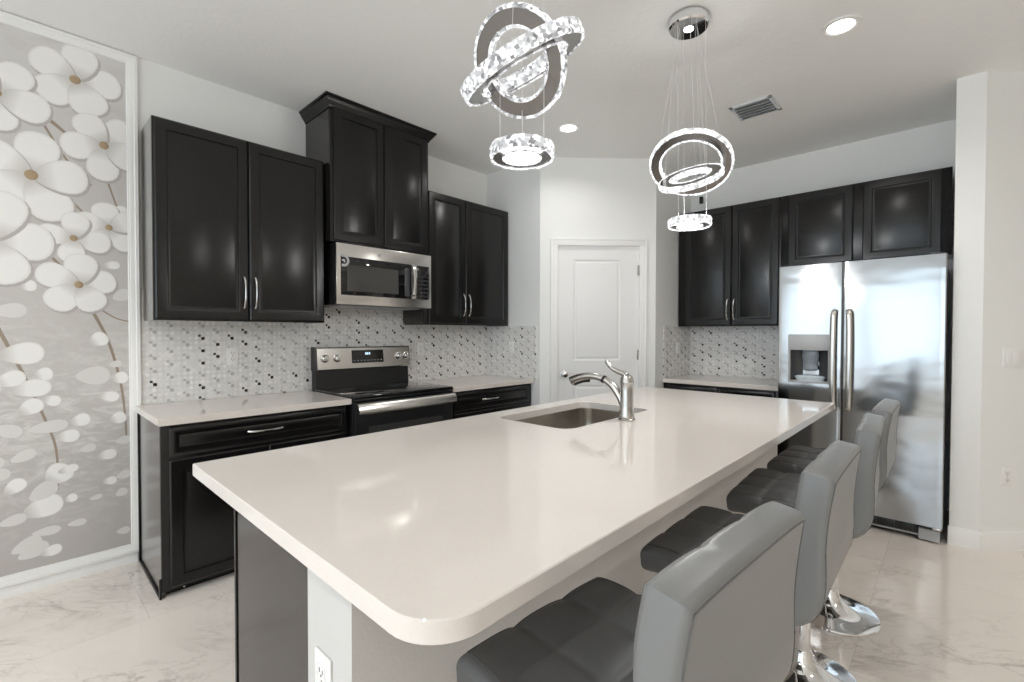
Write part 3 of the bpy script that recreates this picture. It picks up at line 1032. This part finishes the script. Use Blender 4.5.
sweep(b, pts, [0.0165 + 0.008 * (i / L_) for i in range(L_ + 1)], [0.0175 + 0.004 * math.sin(PI * i / L_) for i in range(L_ + 1)], 18, ref=(0, 1, 0))
sh = obj('spray_head', b, M['nickel'], t)
b = B()
sweep(b, spline([(2.094, FYc, 1.098), (2.056, FYc, 1.092), (2.021, FYc, 1.081), (1.998, FYc, 1.071)], 12), 0.013, 0.007, 12, ref=(0, 1, 0))
obj('spray_button', b, M['plastic'], sh)
b = B()
pts = spline([(2.309, FYc, 1.128), (2.294, FYc, 1.140), (2.261, FYc, 1.150), (2.226, FYc, 1.166), (2.204, FYc, 1.188), (2.198, FYc, 1.205)], 25)
L_ = len(pts) - 1
sweep(b, pts, [0.020 - 0.012 * (i / L_) ** 0.6 + (0.004 if i > L_ - 5 else 0) for i in range(L_ + 1)], [0.018 - 0.012 * (i / L_) ** 0.5 for i in range(L_ + 1)], 14, ref=(0, 1, 0))
obj('lever', b, M['nickel'], t)

# ---------------------------------------------------------------- bar stools
def ease(dist, r, half):
    """half thickness at a distance from the border, rounded with radius r"""
    if dist >= r:
        return half
    return half - r + math.sqrt(max(0.0, r * r - (r - dist) ** 2))


def cushion(path, w, half, nu, nw, seam=0.012, r=0.032, both=False, flat_end=False):
    """pad following path (list of (x, z)); normal points to the sitting side; tufted nu x nw"""
    P_ = [Vector((x, 0, z)) for x, z in path]
    s = [0.0]
    for i in range(1, len(P_)):
        s.append(s[-1] + (P_[i] - P_[i - 1]).length)
    Ltot = s[-1]

    def at(d_):
        d_ = min(max(d_, 0), Ltot)
        for i in range(1, len(P_)):
            if d_ <= s[i] + 1e-9:
                f = (d_ - s[i - 1]) / (s[i] - s[i - 1])
                c = P_[i - 1].lerp(P_[i], f)
                break
        i0 = max(0, i - 2); i1 = min(len(P_) - 1, i + 1)
        tg = (P_[i1] - P_[i0]).normalized()
        return c, Vector((-tg.z, 0, tg.x))

    def samples(T, cells):
        out = [0, r * 0.05, r * 0.15, r * 0.3, r * 0.55, r]
        n_ = 42
        out += [r + (T - 2 * r) * i / n_ for i in range(1, n_)]
        out += [T - x for x in (r, r * 0.55, r * 0.3, r * 0.15, r * 0.05, 0)]
        return out
    us, ws = samples(Ltot, nu), samples(w, nw)

    def pil(u_, w__):
        a = (u_ / Ltot * nu) % 1.0; c = (w__ / w * nw) % 1.0
        ku = 0 if (u_ < Ltot / nu * 0.5 or u_ > Ltot * (1 - 0.5 / nu)) else 1
        kw = 0 if (w__ < w / nw * 0.5 or w__ > w * (1 - 0.5 / nw)) else 1
        da = min(a, 1 - a) * Ltot / nu if ku else 9
        dc = min(c, 1 - c) * w / nw if kw else 9
        g1 = 0.7 * math.exp(-(da / 0.007) ** 2) + 0.6 * math.exp(-(da / 0.030) ** 2)
        g2 = 0.7 * math.exp(-(dc / 0.007) ** 2) + 0.6 * math.exp(-(dc / 0.030) ** 2)
        return -seam * max(g1, g2, 0.7 * (g1 + g2))
    bm = B()
    kc = 0.035
    top, bot = [], []
    for u_ in us:
        c, nrm_ = at(u_)
        tu_ = 2 * u_ / Ltot - 1
        rt, rb = [], []
        for w__ in ws:
            tw = 2 * w__ / w - 1
            e1 = ease(min(u_, Ltot - u_), r, half)
            e2 = ease(min(w__, w - w__), r, half)
            hh = min(e1, e2)
            yy = tw * w / 2 * (1 - kc * tu_ ** 4)
            sh_ = -(tu_ * Ltot / 2) * kc * tw ** 4
            tgv = Vector((nrm_.z, 0, -nrm_.x))
            base_ = c + tgv * sh_ + Vector((0, yy, 0))
            rt.append(bm.verts.new(base_ + nrm_ * (hh + (pil(u_, w__) if min(u_, Ltot - u_, w__, w - w__) > 1e-6 else 0))))
            rb.append(bm.verts.new(base_ - nrm_ * hh))
        top.append(rt); bot.append(rb)
    nU, nW = len(us), len(ws)
    for i in range(nU - 1):
        for j in range(nW - 1):
            bm.faces.new((top[i][j], top[i + 1][j], top[i + 1][j + 1], top[i][j + 1]))
            bm.faces.new((bot[i][j], bot[i][j + 1], bot[i + 1][j + 1], bot[i + 1][j]))
    for i in range(nU - 1):
        for j in (0, nW - 1):
            bm.faces.new((top[i][j], top[i + 1][j], bot[i + 1][j], bot[i][j]))
    for j in range(nW - 1):
        for i in (0, nU - 1):
            bm.faces.new((top[i][j], top[i][j + 1], bot[i][j + 1], bot[i][j]))
    global SEAM
    SEAM = []
    ins = r * 0.75
    for top_side, rr_ in ((True, 0.0012), (False, 0.0012)):
        loop = []
        sg = 1 if top_side else -1
        m_ = 26
        edge_pts = ([(ins + (Ltot - 2 * ins) * i / m_, ins) for i in range(m_)] + [(Ltot - ins, ins + (w - 2 * ins) * i / m_) for i in range(m_)]
                    + [(Ltot - ins - (Ltot - 2 * ins) * i / m_, w - ins) for i in range(m_)] + [(ins, w - ins - (w - 2 * ins) * i / m_) for i in range(m_)])
        for u_, w__ in edge_pts:
            c, nrm_ = at(u_)
            tu_, tw = 2 * u_ / Ltot - 1, 2 * w__ / w - 1
            tgv = Vector((nrm_.z, 0, -nrm_.x))
            hh = min(ease(min(u_, Ltot - u_), r, half), ease(min(w__, w - w__), r, half))
            if top_side:
                hh += pil(u_, w__)
            loop.append(c + tgv * (-(tu_ * Ltot / 2) * kc * tw ** 4) + Vector((0, tw * w / 2 * (1 - kc * tu_ ** 4), 0)) + nrm_ * sg * (hh + 0.0002))
        SEAM.append(loop + [loop[0]])
    return bm


def seam_mesh():
    bm = B()
    for lp in SEAM:
        sweep(bm, lp, 0.0013, seg=6)
    return bm


def make_stool(label):
    root = thing('bar_stool', label, 'bar stool', (0, 0, 0), 0, 'grey bar stools along the island')
    sw = 0.452
    seat = [(-0.228, 0.690), (-0.19, 0.700), (-0.10, 0.703), (0.0, 0.701), (0.08, 0.700), (0.155, 0.702)]
    ST = obj('seat', cushion(seat, sw, 0.038, 3, 3, seam=0.007, r=0.026), M['shaded_leather'], root, False, 60)
    obj('seam', seam_mesh(), M['stitch'], ST, False)
    back = [(p_.x, p_.z) for p_ in spline([(0.07, 0, 0.684), (0.12, 0, 0.685), (0.162, 0, 0.697), (0.186, 0, 0.730), (0.192, 0, 0.785), (0.191, 0, 0.86), (0.197, 0, 0.94), (0.210, 0, 1.030)], 42)]
    bk = obj('backrest', cushion(back, sw, 0.034, 3, 3, seam=0.004, r=0.017), M['leather'], root, False, 60)
    obj('seam', seam_mesh(), M['back_stitch'], bk, False)
    obj('mounting_plate', bx(-0.09, 0.09, -0.09, 0.09, 0.645, 0.662, 0.003), M['plastic'], root, False)
    b_ = B()
    lathe(b_, [(0.030, 0.085), (0.030, 0.36), (0.026, 0.372)], seg=32)
    lathe(b_, [(0.021, 0.372), (0.021, 0.645)], seg=32)
    obj('gas_lift', b_, M['chrome'], root, False)
    obj('sleeve', lathe(B(), [(0.033, 0.352), (0.034, 0.358), (0.034, 0.385), (0.026, 0.392)], seg=32), M['plastic'], root, False)
    obj('base', lathe(B(), [(0.197, 0.0), (0.1975, 0.006), (0.194, 0.011), (0.175, 0.016), (0.140, 0.023), (0.105, 0.033), (0.075, 0.048), (0.052, 0.068), (0.040, 0.090), (0.036, 0.112), (0.0305, 0.118)], seg=72),
        M['chrome'], root, False)
    b_ = B()
    pts_ = [(-0.028, 0.05, 0.285), (-0.06, 0.115, 0.283), (-0.13, 0.128, 0.280), (-0.185, 0.10, 0.278), (-0.205, 0.0, 0.277),
            (-0.185, -0.10, 0.278), (-0.13, -0.128, 0.280), (-0.06, -0.115, 0.283), (-0.028, -0.05, 0.285)]
    sweep(b_, spline(pts_, 64), 0.010, seg=12)
    lathe(b_, [(0.0335, 0.265), (0.0345, 0.270), (0.0345, 0.300), (0.0335, 0.305)], seg=32)
    box(b_, -0.036, -0.018, -0.056, 0.056, 0.276, 0.294, 0.003)
    obj('footrest', b_, M['chrome'], root, False)
    b_ = B()
    sweep(b_, spline([(0.0, 0.02, 0.635), (0.0, 0.12, 0.632), (0.0, 0.19, 0.622), (0.0, 0.222, 0.619)], 18), 0.005, seg=10)
    obj('lift_lever', b_, M['chrome'], root, False)
    return root


def dup(root, label):
    r = root.copy()
    COL.objects.link(r)
    r['label'] = label
    for ch in list(root.children):
        c = ch.copy()
        COL.objects.link(c)
        c.parent = r
        for gch in ch.children:
            d__ = gch.copy()
            COL.objects.link(d__)
            d__.parent = c
    return r


LBL = ['grey tufted bar stool nearest the camera at the rounded worktop corner',
       'second grey tufted bar stool from the camera along the island',
       'third grey tufted bar stool from the camera along the island',
       'farthest grey tufted bar stool, in front of the refrigerator']
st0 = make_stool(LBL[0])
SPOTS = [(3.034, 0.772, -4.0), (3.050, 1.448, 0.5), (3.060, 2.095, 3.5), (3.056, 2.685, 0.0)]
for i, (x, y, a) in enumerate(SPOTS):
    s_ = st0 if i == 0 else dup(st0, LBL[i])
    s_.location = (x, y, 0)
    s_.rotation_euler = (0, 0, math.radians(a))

# ---------------------------------------------------------------- chandeliers
def basis(n_):
    n_ = Vector(n_).normalized()
    a = Vector((0, 0, 1)).cross(n_)
    if a.length < 1e-3:
        a = Vector((1, 0, 0))
    a.normalize()
    return a, n_.cross(a), n_


def ringband(c, n_, prof, seg=96, facet=0.0, rnd=None):
    """closed loop of a cross-section prof [(r, h)] round the axis n_ through c"""
    a, b_, n_ = basis(n_)
    c = Vector(c)
    bm = B()
    rows = []
    for i in range(seg):
        t_ = 2 * PI * i / seg
        dr = a * math.cos(t_) + b_ * math.sin(t_)
        rows.append([bm.verts.new(c + dr * (r + (rnd.uniform(-facet, facet) if facet else 0)) + n_ * (h + (rnd.uniform(-facet, facet) * 0.5 if facet else 0))) for r, h in prof])
    m_ = len(prof)
    for i in range(seg):
        p0, p1 = rows[i], rows[(i + 1) % seg]
        for j in range(m_):
            k_ = (j + 1) % m_
            bm.faces.new((p0[j], p1[j], p1[k_], p0[k_]))
    return bm


def chandelier(label, cx, cy, rings_, watts, crystal):
    t = thing('chandelier', label, 'chandelier', (cx, cy, H))
    cb_ = lathe(B(), [(0.094, H - 0.001), (0.098, H - 0.012), (0.098, H - 0.044), (0.090, H - 0.052), (0.03, H - 0.053)], (cx, cy, 0), 56)
    cano = obj('canopy', cb_, M['chrome'], t)
    obj('led_lens', lathe(B(), [(0.024, H - 0.0532), (0.024, H - 0.056), (0.018, H - 0.0575)], (cx, cy, 0), 28), M['led_edge'], cano)
    rnd = random.Random(3)
    k_ = 0
    for (c, n_, ro, ri, hh) in rings_:
        rg = obj('ring', ringband(c, n_, [(ri, -hh * 0.42), (ro, -hh * 0.42), (ro, hh * 0.42), (ri, hh * 0.42)]), M['ringmetal'], t, sm=40)
        w_ = 0.011
        # faceted crystal bands on the outside and the inside of the metal channel
        prof_o = [(ro + 0.0004, -hh / 2), (ro + w_ * 0.75, -hh / 2), (ro + w_, -hh * 0.25), (ro + w_ * 0.72, 0), (ro + w_, hh * 0.25), (ro + w_ * 0.75, hh / 2), (ro + 0.0004, hh / 2)]
        prof_i = [(ri - 0.0004, -hh / 2), (ri - w_ * 0.75, -hh / 2), (ri - w_, -hh * 0.25), (ri - w_ * 0.72, 0), (ri - w_, hh * 0.25), (ri - w_ * 0.75, hh / 2), (ri - 0.0004, hh / 2)]
        sg = max(28, int(2 * PI * ro / 0.018))
        obj('outer_crystal_band', ringband(c, n_, prof_o, sg, 0.0018, rnd), M[crystal], rg, sm=0)
        obj('inner_crystal_band', ringband(c, n_, prof_i, sg, 0.0014, rnd), M[crystal], rg, sm=0)
        a, b_, nn = basis(n_)
        for j in range(3):
            t_ = 2 * PI * j / 3 + 0.5 + k_ * 0.9
            e_ = Vector(c) + (a * math.cos(t_) + b_ * math.sin(t_)) * ((ro + ri) / 2) + nn * (hh * 0.42 if nn.z > 0.2 else 0)
            hd = Vector((e_.x - c[0], e_.y - c[1], 0)).normalized() * (0.045 + 0.018 * k_)
            s0 = Vector((cx + hd.x, cy + hd.y, H - 0.0525))
            obj('wire', sweep(B(), [s0, e_], 0.0009, seg=6, ref=(1, 0, 0)), M['wire'], t)
        k_ += 1
    pd = bpy.data.lights.new('led_glow', 'POINT')
    pd.energy = watts; pd.shadow_soft_size = 0.10; pd.color = (1.0, 0.995, 0.98)
    po = bpy.data.objects.new('led_glow', pd)
    COL.objects.link(po)
    po.parent = t
    po.location = (0.0, 0.0, 1.895 - H)
    return t


chandelier('crystal ring chandelier hanging nearer, two crossed rings over a small one', 2.430, 1.157, [
    ((2.421, 1.154, 2.228), (-0.111, 0.800, 0.590), 0.157, 0.113, 0.030),
    ((2.427, 1.160, 2.226), (-0.168, -0.483, 0.859), 0.208, 0.158, 0.044),
    ((2.432, 1.157, 1.935), (0, 0, 1), 0.097, 0.066, 0.040)], 6, 'crystal')
chandelier('smaller-looking crystal ring chandelier farther along, its round canopy in view', 2.474, 2.375, [
    ((2.478, 2.400, 2.213), (-0.119, 0.509, 0.852), 0.194, 0.155, 0.030),
    ((2.479, 2.399, 2.141), (0.051, -0.561, 0.827), 0.150, 0.105, 0.030),
    ((2.479, 2.393, 1.909), (0, 0, 1), 0.097, 0.066, 0.040)], 18, 'bright_crystal')

# ---------------------------------------------------------------- ceiling fittings
def can_light(label, x, y, watts=8):
    t = thing('recessed_light', label, 'ceiling light', (x, y, H))
    obj('trim_ring', lathe(B(), [(0.062, H - 0.0005), (0.090, H - 0.0005), (0.088, H - 0.006), (0.070, H - 0.008), (0.062, H - 0.003)], (x, y, 0), 48), M['trim'], t)
    obj('lens', lathe(B(), [(0.061, H - 0.0008), (0.061, H - 0.003), (0.05, H - 0.0042)], (x, y, 0), 40), M['lamp'], t)
    ld = bpy.data.lights.new('downlight', 'AREA')
    ld.shape = 'DISK'; ld.size = 0.11; ld.energy = watts; ld.color = (1.0, 0.975, 0.94); ld.spread = math.radians(150)
    lo = bpy.data.objects.new('downlight', ld)
    COL.objects.link(lo)
    lo.parent = t
    lo.location = (0, 0, -0.010)


can_light('round recessed ceiling light near the pantry door, the smaller-looking one', 1.264, 2.988, 3.5)
can_light('round recessed ceiling light on the refrigerator side, the larger of the two in view', 3.028, 2.973, 6)
for x, y, lb in ((1.2, -0.9, 'added unseen fill light over the living area, beside the mural wall'), (3.2, -0.9, 'added unseen fill light over the middle of the living area'),
                 (5.2, -0.9, 'added unseen fill light over the living area, beside the right wall'), (1.2, -2.5, 'added unseen fill light by the left rear window'),
                 (3.2, -2.5, 'added unseen fill light by the middle rear window'), (5.2, -2.5, 'added unseen fill light by the right rear window'),
                 (5.0, 2.2, 'added unseen fill light over the passage beside the right-hand angled wall')):
    can_light(lb, x, y, (5 if y < 0 else 7) if y > -2 else 11)  # unseen ceiling lights, added as fill to brighten the room
t = thing('air_vent', 'white louvred air vent in the kitchen ceiling', 'vent', (2.44, 3.63, H))
b = B()
VX0, VX1, VY0, VY1 = 2.292, 2.565, 3.500, 3.765
for x0, x1, y0, y1 in ((VX0, VX1, VY0, VY0 + 0.025), (VX0, VX1, VY1 - 0.025, VY1), (VX0, VX0 + 0.025, VY0, VY1), (VX1 - 0.025, VX1, VY0, VY1)):
    box(b, x0, x1, y0, y1, H - 0.010, H - 0.0005, 0.002)
obj('frame', b, M['vent'], t)
for i in range(5):
    y = VY0 + 0.026 + i * 0.043
    b = B()
    loft(b, [[(x, y + 0.040, H - 0.004), (x, y + 0.044, H - 0.004), (x, y + 0.006, H - 0.030), (x, y, H - 0.030)] for x in (VX0 + 0.02, VX1 - 0.02)])
    obj('slat', b, M['vent'], t)
obj('duct_backing', bx(VX0 + 0.02, VX1 - 0.02, VY0 + 0.02, VY1 - 0.02, H - 0.0018, H - 0.0006), M['grey_plastic'], t)

# ---------------------------------------------------------------- outlets and switches
def plate(kind, label, mtx, gangs=1, style='outlet', group=None):
    """local frame: x along the wall, z up, -y out of the wall"""
    t = thing(kind, label, 'switch' if style == 'switch' else 'outlet', mtx.to_translation())
    w_ = 0.070 + 0.046 * (gangs - 1)

    def put(n_, bm, m_, par):
        bm.transform(mtx)
        return obj(n_, bm, m_, par)
    put('cover_plate', bx(-w_ / 2, w_ / 2, -0.006, 0.0, -0.0575, 0.0575, 0.0025), M['white_plastic'], t)
    for g_ in range(gangs):
        xo = (g_ - (gangs - 1) / 2) * 0.046
        if style == 'switch':
            put('rocker', bx(xo - 0.0165, xo + 0.0165, -0.009, -0.0055, -0.033, 0.033, 0.002), M['white_plastic'], t)
        else:
            for zc in (0.021, -0.021):
                r_ = put('receptacle', bx(xo - 0.017, xo + 0.017, -0.0078, -0.0055, zc - 0.014, zc + 0.014, 0.003), M['white_plastic'], t)
                bm = B()
                box(bm, xo - 0.0085, xo - 0.0060, -0.0083, -0.0076, zc - 0.003, zc + 0.007)
                box(bm, xo + 0.0060, xo + 0.0085, -0.0083, -0.0076, zc - 0.003, zc + 0.006)
                lathe(bm, [(0.0024, -0.0076), (0.0024, -0.0083)], (xo, 0, zc - 0.008), 10, 'Y')
                put('slots', bm, M['slot'], r_)
    bm = B()
    if style == 'outlet':
        lathe(bm, [(0.003, -0.0058), (0.003, -0.0068)], (0, 0, 0), 12, 'Y')
        put('screw', bm, M['nickel'], t)
    else:
        bm.free()
    return t


def on_left(y, z): return Matrix.Translation((0.0085, y, z)) @ Matrix.Rotation(PI / 2, 4, 'Z')
def on_y(x, y, z): return Matrix.Translation((x, y, z))
def on_return(y, z): return Matrix.Translation((XQ + 0.0085, y, z)) @ Matrix.Rotation(PI / 2, 4, 'Z')
def on_diag(s, z): return Matrix.Translation((3.605 + s / math.sqrt(2), 4.087 + s / math.sqrt(2), z)) @ Matrix.Rotation(PI / 4, 4, 'Z')


plate('wall_outlet', 'white outlet on the mosaic left of the range', on_left(0.986, 1.185))
plate('wall_outlet', 'white outlet on the mosaic just right of the range', on_left(2.484, 1.195))
plate('wall_outlet', 'white outlet on the mosaic at the pantry corner', on_y(0.360, YP - 0.0085, 1.200))
plate('wall_outlet', 'white outlet on the shaded mosaic return beside the pantry door', on_return(4.53, 1.194))
plate('wall_outlet', 'white outlet on the mosaic half hidden by the refrigerator', on_y(2.265, YF - 0.0085, 1.205))
plate('wall_outlet', 'white outlet low on the right-hand angled wall', on_diag(0.168, 0.457))
plate('wall_switch', 'white double rocker switch on the right-hand angled wall', on_diag(0.188, 1.190), 2, 'switch')
plate('wall_outlet', 'white outlet on the end of the island knee wall', on_y(2.524, KY0 - 0.0005, 0.610))

# ---------------------------------------------------------------- flower mural
MY0_, MY1_, MZ0_, MZ1_ = -0.95, 0.509, 0.053, 2.938
t = thing('wall_mural', 'framed floor-to-ceiling mural of white blossoms on grey', 'mural', (0, -0.2, MZ0_))
fw = 0.056
cv = obj('print_ground', bx(0.0008, 0.004, MY0_ + 0.02, MY1_ - 0.02, MZ0_ + 0.02, MZ1_ - 0.02), M['mural'], t)
b = B()
prof = [(0.0, 0.0008), (0.0, 0.016), (0.006, 0.021), (0.020, 0.021), (0.024, 0.017), (0.042, 0.014), (0.047, 0.010), (0.052, 0.010), (fw, 0.0042), (fw, 0.0008)]
rings = []
for i_, h_ in prof:
    rings.append([(h_, MY0_ + i_, MZ0_ + i_), (h_, MY1_ - i_, MZ0_ + i_), (h_, MY1_ - i_, MZ1_ - i_), (h_, MY0_ + i_, MZ1_ - i_)])
loft(b, rings, cap=False)
obj('frame_moulding', b, M['trim'], t)

LY0, LY1, LZ0, LZ1 = MY0_ + fw, MY1_ - fw, MZ0_ + fw, MZ1_ - fw
layer = [0.0042]


def clip(p_):
    return (min(max(p_[0], LY0), LY1), min(max(p_[1], LZ0), LZ1))


petals, pales, twigs, pearls, shades = B(), B(), B(), B(), B()
uvp = petals.loops.layers.uv.new('UVMap')


def petal(bm, cy, cz, ang, L, wid, uvl=None, notch=0.0):
    """printed petal from (cy, cz) outwards; flat, clipped by the frame"""
    layer[0] += 0.000012
    x = layer[0]
    n_ = 22
    ca, sa = math.cos(ang), math.sin(ang)

    def place(l, a):
        return (cy + ca * l - sa * a, cz + sa * l + ca * a)
    rim = []
    for i in range(n_):
        th = 2 * PI * i / n_
        l = L * (0.5 - 0.5 * math.cos(th))
        u_ = l / L
        a = wid * math.sin(th) * (0.62 + 0.55 * u_) * (1 if True else 0)
        rim.append((l, a))
    ps = [clip(place(l, a)) for l, a in rim]
    c0 = place(L * 0.55, 0)
    if not (LY0 < c0[0] < LY1 and LZ0 < c0[1] < LZ1):
        mids = clip(c0)
    else:
        mids = c0
    vc = bm.verts.new((x, *mids))
    inn = []
    for (l, a) in rim:
        q_ = clip(place(L * 0.55 + (l - L * 0.55) * 0.8, a * 0.8))
        inn.append(bm.verts.new((x, *q_)))
    out = [bm.verts.new((x, *p_)) for p_ in ps]
    for i in range(n_):
        k_ = (i + 1) % n_
        for vs, uv_ in (((vc, inn[i], inn[k_]), ((0.55, 0), None, None)), ((inn[i], out[i], out[k_], inn[k_]), None)):
            try:
                f = bm.faces.new(vs)
            except ValueError:
                continue
            if uvl:
                for lp in f.loops:
                    v_ = lp.vert
                    if v_ is vc:
                        lp[uvl].uv = (0.55, 0.0)
                    elif v_ in inn:
                        idx = inn.index(v_)
                        lp[uvl].uv = (0.55 + (rim[idx][0] / L - 0.55) * 0.8, 0.8)
                    else:
                        idx = out.index(v_)
                        lp[uvl].uv = (rim[idx][0] / L, 1.0)


def flower(cy, cz, R, rot, n_=5, pearl=True, skip=()):
    for i in range(n_):
        if i in skip:
            continue
        a = rot + 2 * PI * i / n_
        Lr, wr = R * random.uniform(0.92, 1.08), R * random.uniform(0.40, 0.46)
        petal(shades, cy + 0.007, cz - 0.010, a, Lr * 1.03, wr * 1.05)
        petal(petals, cy + 0.02 * R * math.cos(a), cz + 0.02 * R * math.sin(a), a, Lr, wr, uvp)
    if pearl and LY0 < cy < LY1:
        layer[0] += 0.00002
        for r_, (m0, k_) in ((0.115 * R, (pearls, 0)),):
            n2 = 20
            rings_ = []
            for j in range(5):
                ph = j / 4 * PI / 2
                rings_.append([(layer[0] + 0.004 * math.sin(ph), cy + r_ * max(0.02, math.cos(ph)) * math.cos(2 * PI * i / n2), cz + r_ * max(0.02, math.cos(ph)) * math.sin(2 * PI * i / n2)) for i in range(n2)])
            loft(m0, rings_)


def twig(pts, w0=0.010, w1=0.004):
    layer[0] += 0.000012
    pp = spline([(layer[0], y_, z_) for y_, z_ in pts], 16)
    n_ = len(pp)
    prev = None
    for i, p_ in enumerate(pp):
        tg = (pp[min(i + 1, n_ - 1)] - pp[max(i - 1, 0)]).normalized()
        nn = Vector((0, -tg.z, tg.y)) * ((w0 + (w1 - w0) * i / n_) / 2)
        a = bm_clip(p_ + nn); c = bm_clip(p_ - nn)
        va, vb = twigs.verts.new(a), twigs.verts.new(c)
        if prev:
            twigs.faces.new((prev[0], va, vb, prev[1]))
        prev = (va, vb)


def bm_clip(p_):
    y_, z_ = clip((p_.y, p_.z))
    return (p_.x, y_, z_)


TWIGS = [([(0.02, 2.55), (0.16, 2.44), (0.24, 2.37)], 0.024, 0.010), ([(0.10, 2.46), (0.20, 2.27), (0.30, 2.15)], 0.012, 0.008),
         ([(0.22, 2.05), (0.31, 1.94), (0.35, 1.90)], 0.010, 0.008), ([(0.05, 1.85), (0.15, 1.87), (0.22, 1.87)], 0.012, 0.008),
         ([(0.10, 1.78), (0.17, 1.70), (0.21, 1.64)], 0.016, 0.010), ([(0.36, 2.22), (0.41, 2.05), (0.45, 1.98)], 0.010, 0.006),
         ([(0.28, 1.50), (0.36, 1.30), (0.41, 1.08), (0.43, 0.90), (0.438, 0.72)], 0.016, 0.008), ([(0.33, 1.47), (0.40, 1.42), (0.47, 1.40)], 0.008, 0.006),
         ([(-0.07, 1.40), (0.03, 1.12), (0.10, 0.90), (0.145, 0.72), (0.15, 0.50)], 0.016, 0.008)]
for p_, a, c in TWIGS:
    twig(p_, a, c)
# scattered pale leaves towards the bottom
LEAVES = [(0.02, 1.23, 0.16, 0.10, 0.1), (0.05, 1.05, 0.15, 0.08, 0.05), (0.11, 0.84, 0.14, 0.07, 0.1), (-0.02, 1.10, 0.11, 0.07, 0.4), (0.05, 0.95, 0.10, 0.07, 0.6),
          (0.02, 0.70, 0.09, 0.06, 0.4), (0.19, 0.78, 0.09, 0.06, 0.0), (0.24, 0.86, 0.08, 0.06, 0.2), (0.27, 0.70, 0.06, 0.05, 0.2), (0.15, 0.58, 0.11, 0.10, 0.8),
          (0.09, 0.42, 0.15, 0.10, 0.3), (0.09, 0.50, 0.11, 0.09, 0.6), (0.19, 0.60, 0.08, 0.04, 0.2), (0.10, 0.29, 0.10, 0.05, 0.0), (0.22, 0.30, 0.07, 0.04, 0.0),
          (0.05, 0.20, 0.11, 0.08, 0.4), (0.12, 0.18, 0.08, 0.05, 0.2), (0.29, 1.10, 0.13, 0.11, 0.0), (0.36, 0.98, 0.09, 0.05, -0.2), (0.32, 1.30, 0.08, 0.07, 0.5),
          (0.39, 1.16, 0.05, 0.04, 0.2), (0.41, 1.08, 0.07, 0.06, 0.2), (0.40, 0.85, 0.07, 0.06, 0.4), (0.42, 0.72, 0.06, 0.05, 0.2), (0.35, 0.65, 0.08, 0.05, 0.1),
          (0.36, 0.50, 0.06, 0.04, 0.0), (0.42, 0.52, 0.06, 0.05, 0.3), (0.41, 0.42, 0.05, 0.05, 0.5), (0.38, 1.72, 0.07, 0.04, 0.1), (0.42, 1.55, 0.08, 0.07, 0.5),
          (0.42, 2.02, 0.08, 0.07, 0.4), (0.05, 1.58, 0.06, 0.05, 0.2), (-0.02, 1.45, 0.11, 0.08, 0.1), (0.13, 0.98, 0.07, 0.05, -0.3), (0.10, 1.12, 0.07, 0.06, 0.2),
          (0.30, 0.42, 0.05, 0.03, 0.2), (0.20, 0.44, 0.05, 0.04, 0.4), (-0.01, 0.55, 0.09, 0.06, 0.7), (-0.02, 0.38, 0.09, 0.06, 0.2)]
for i, (y_, z_, L, w_, a) in enumerate(LEAVES):
    if i % 3 == 2 or z_ < 0.5 and i % 2:
        petal(pales, y_ - L * 0.5 * math.cos(a), z_ - L * 0.5 * math.sin(a), a, L * 1.1, w_ * 0.5)
    else:
        petal(petals, y_ - L * 0.5 * math.cos(a), z_ - L * 0.5 * math.sin(a), a, L * 1.05, w_ * 0.62, uvp)
for k in range(26):
    y_, z_ = random.uniform(-0.9, 0.42), random.uniform(0.15, 1.2)
    if y_ > -0.08 and random.random() < 0.6:
        continue
    petal(pales, y_, z_, random.uniform(-0.4, 0.9), random.uniform(0.05, 0.12), random.uniform(0.02, 0.04))
# blossoms, back to front
flower(0.240, 2.705, 0.200, 0.15)
flower(-0.050, 2.53, 0.185, 1.0, skip=(2,))
flower(0.355, 2.385, 0.185, 0.9)
flower(0.068, 2.152, 0.225, 1.40)
flower(0.372, 1.930, 0.145, 1.75)
flower(0.225, 1.850, 0.145, -0.10, 4)
flower(-0.080, 1.800, 0.235, 0.05)
flower(0.243, 1.600, 0.165, 0.22)
flower(-0.45, 2.35, 0.22, 0.3); flower(-0.62, 1.75, 0.20, 0.8); flower(-0.36, 1.30, 0.17, 0.5); flower(-0.74, 2.65, 0.19, 0.2)
for nm, bm, m_ in (('printed_petals', petals, 'petal'), ('printed_pale_leaves', pales, 'pale_petal'), ('printed_petal_shadows', shades, 'petal_shadow'), ('printed_twigs', twigs, 'twig'), ('printed_pearls', pearls, 'pearl')):
    o = obj(nm, bm, M[m_], cv, sm=60 if nm == 'printed_pearls' else 0)
    o['kind'] = 'stuff'
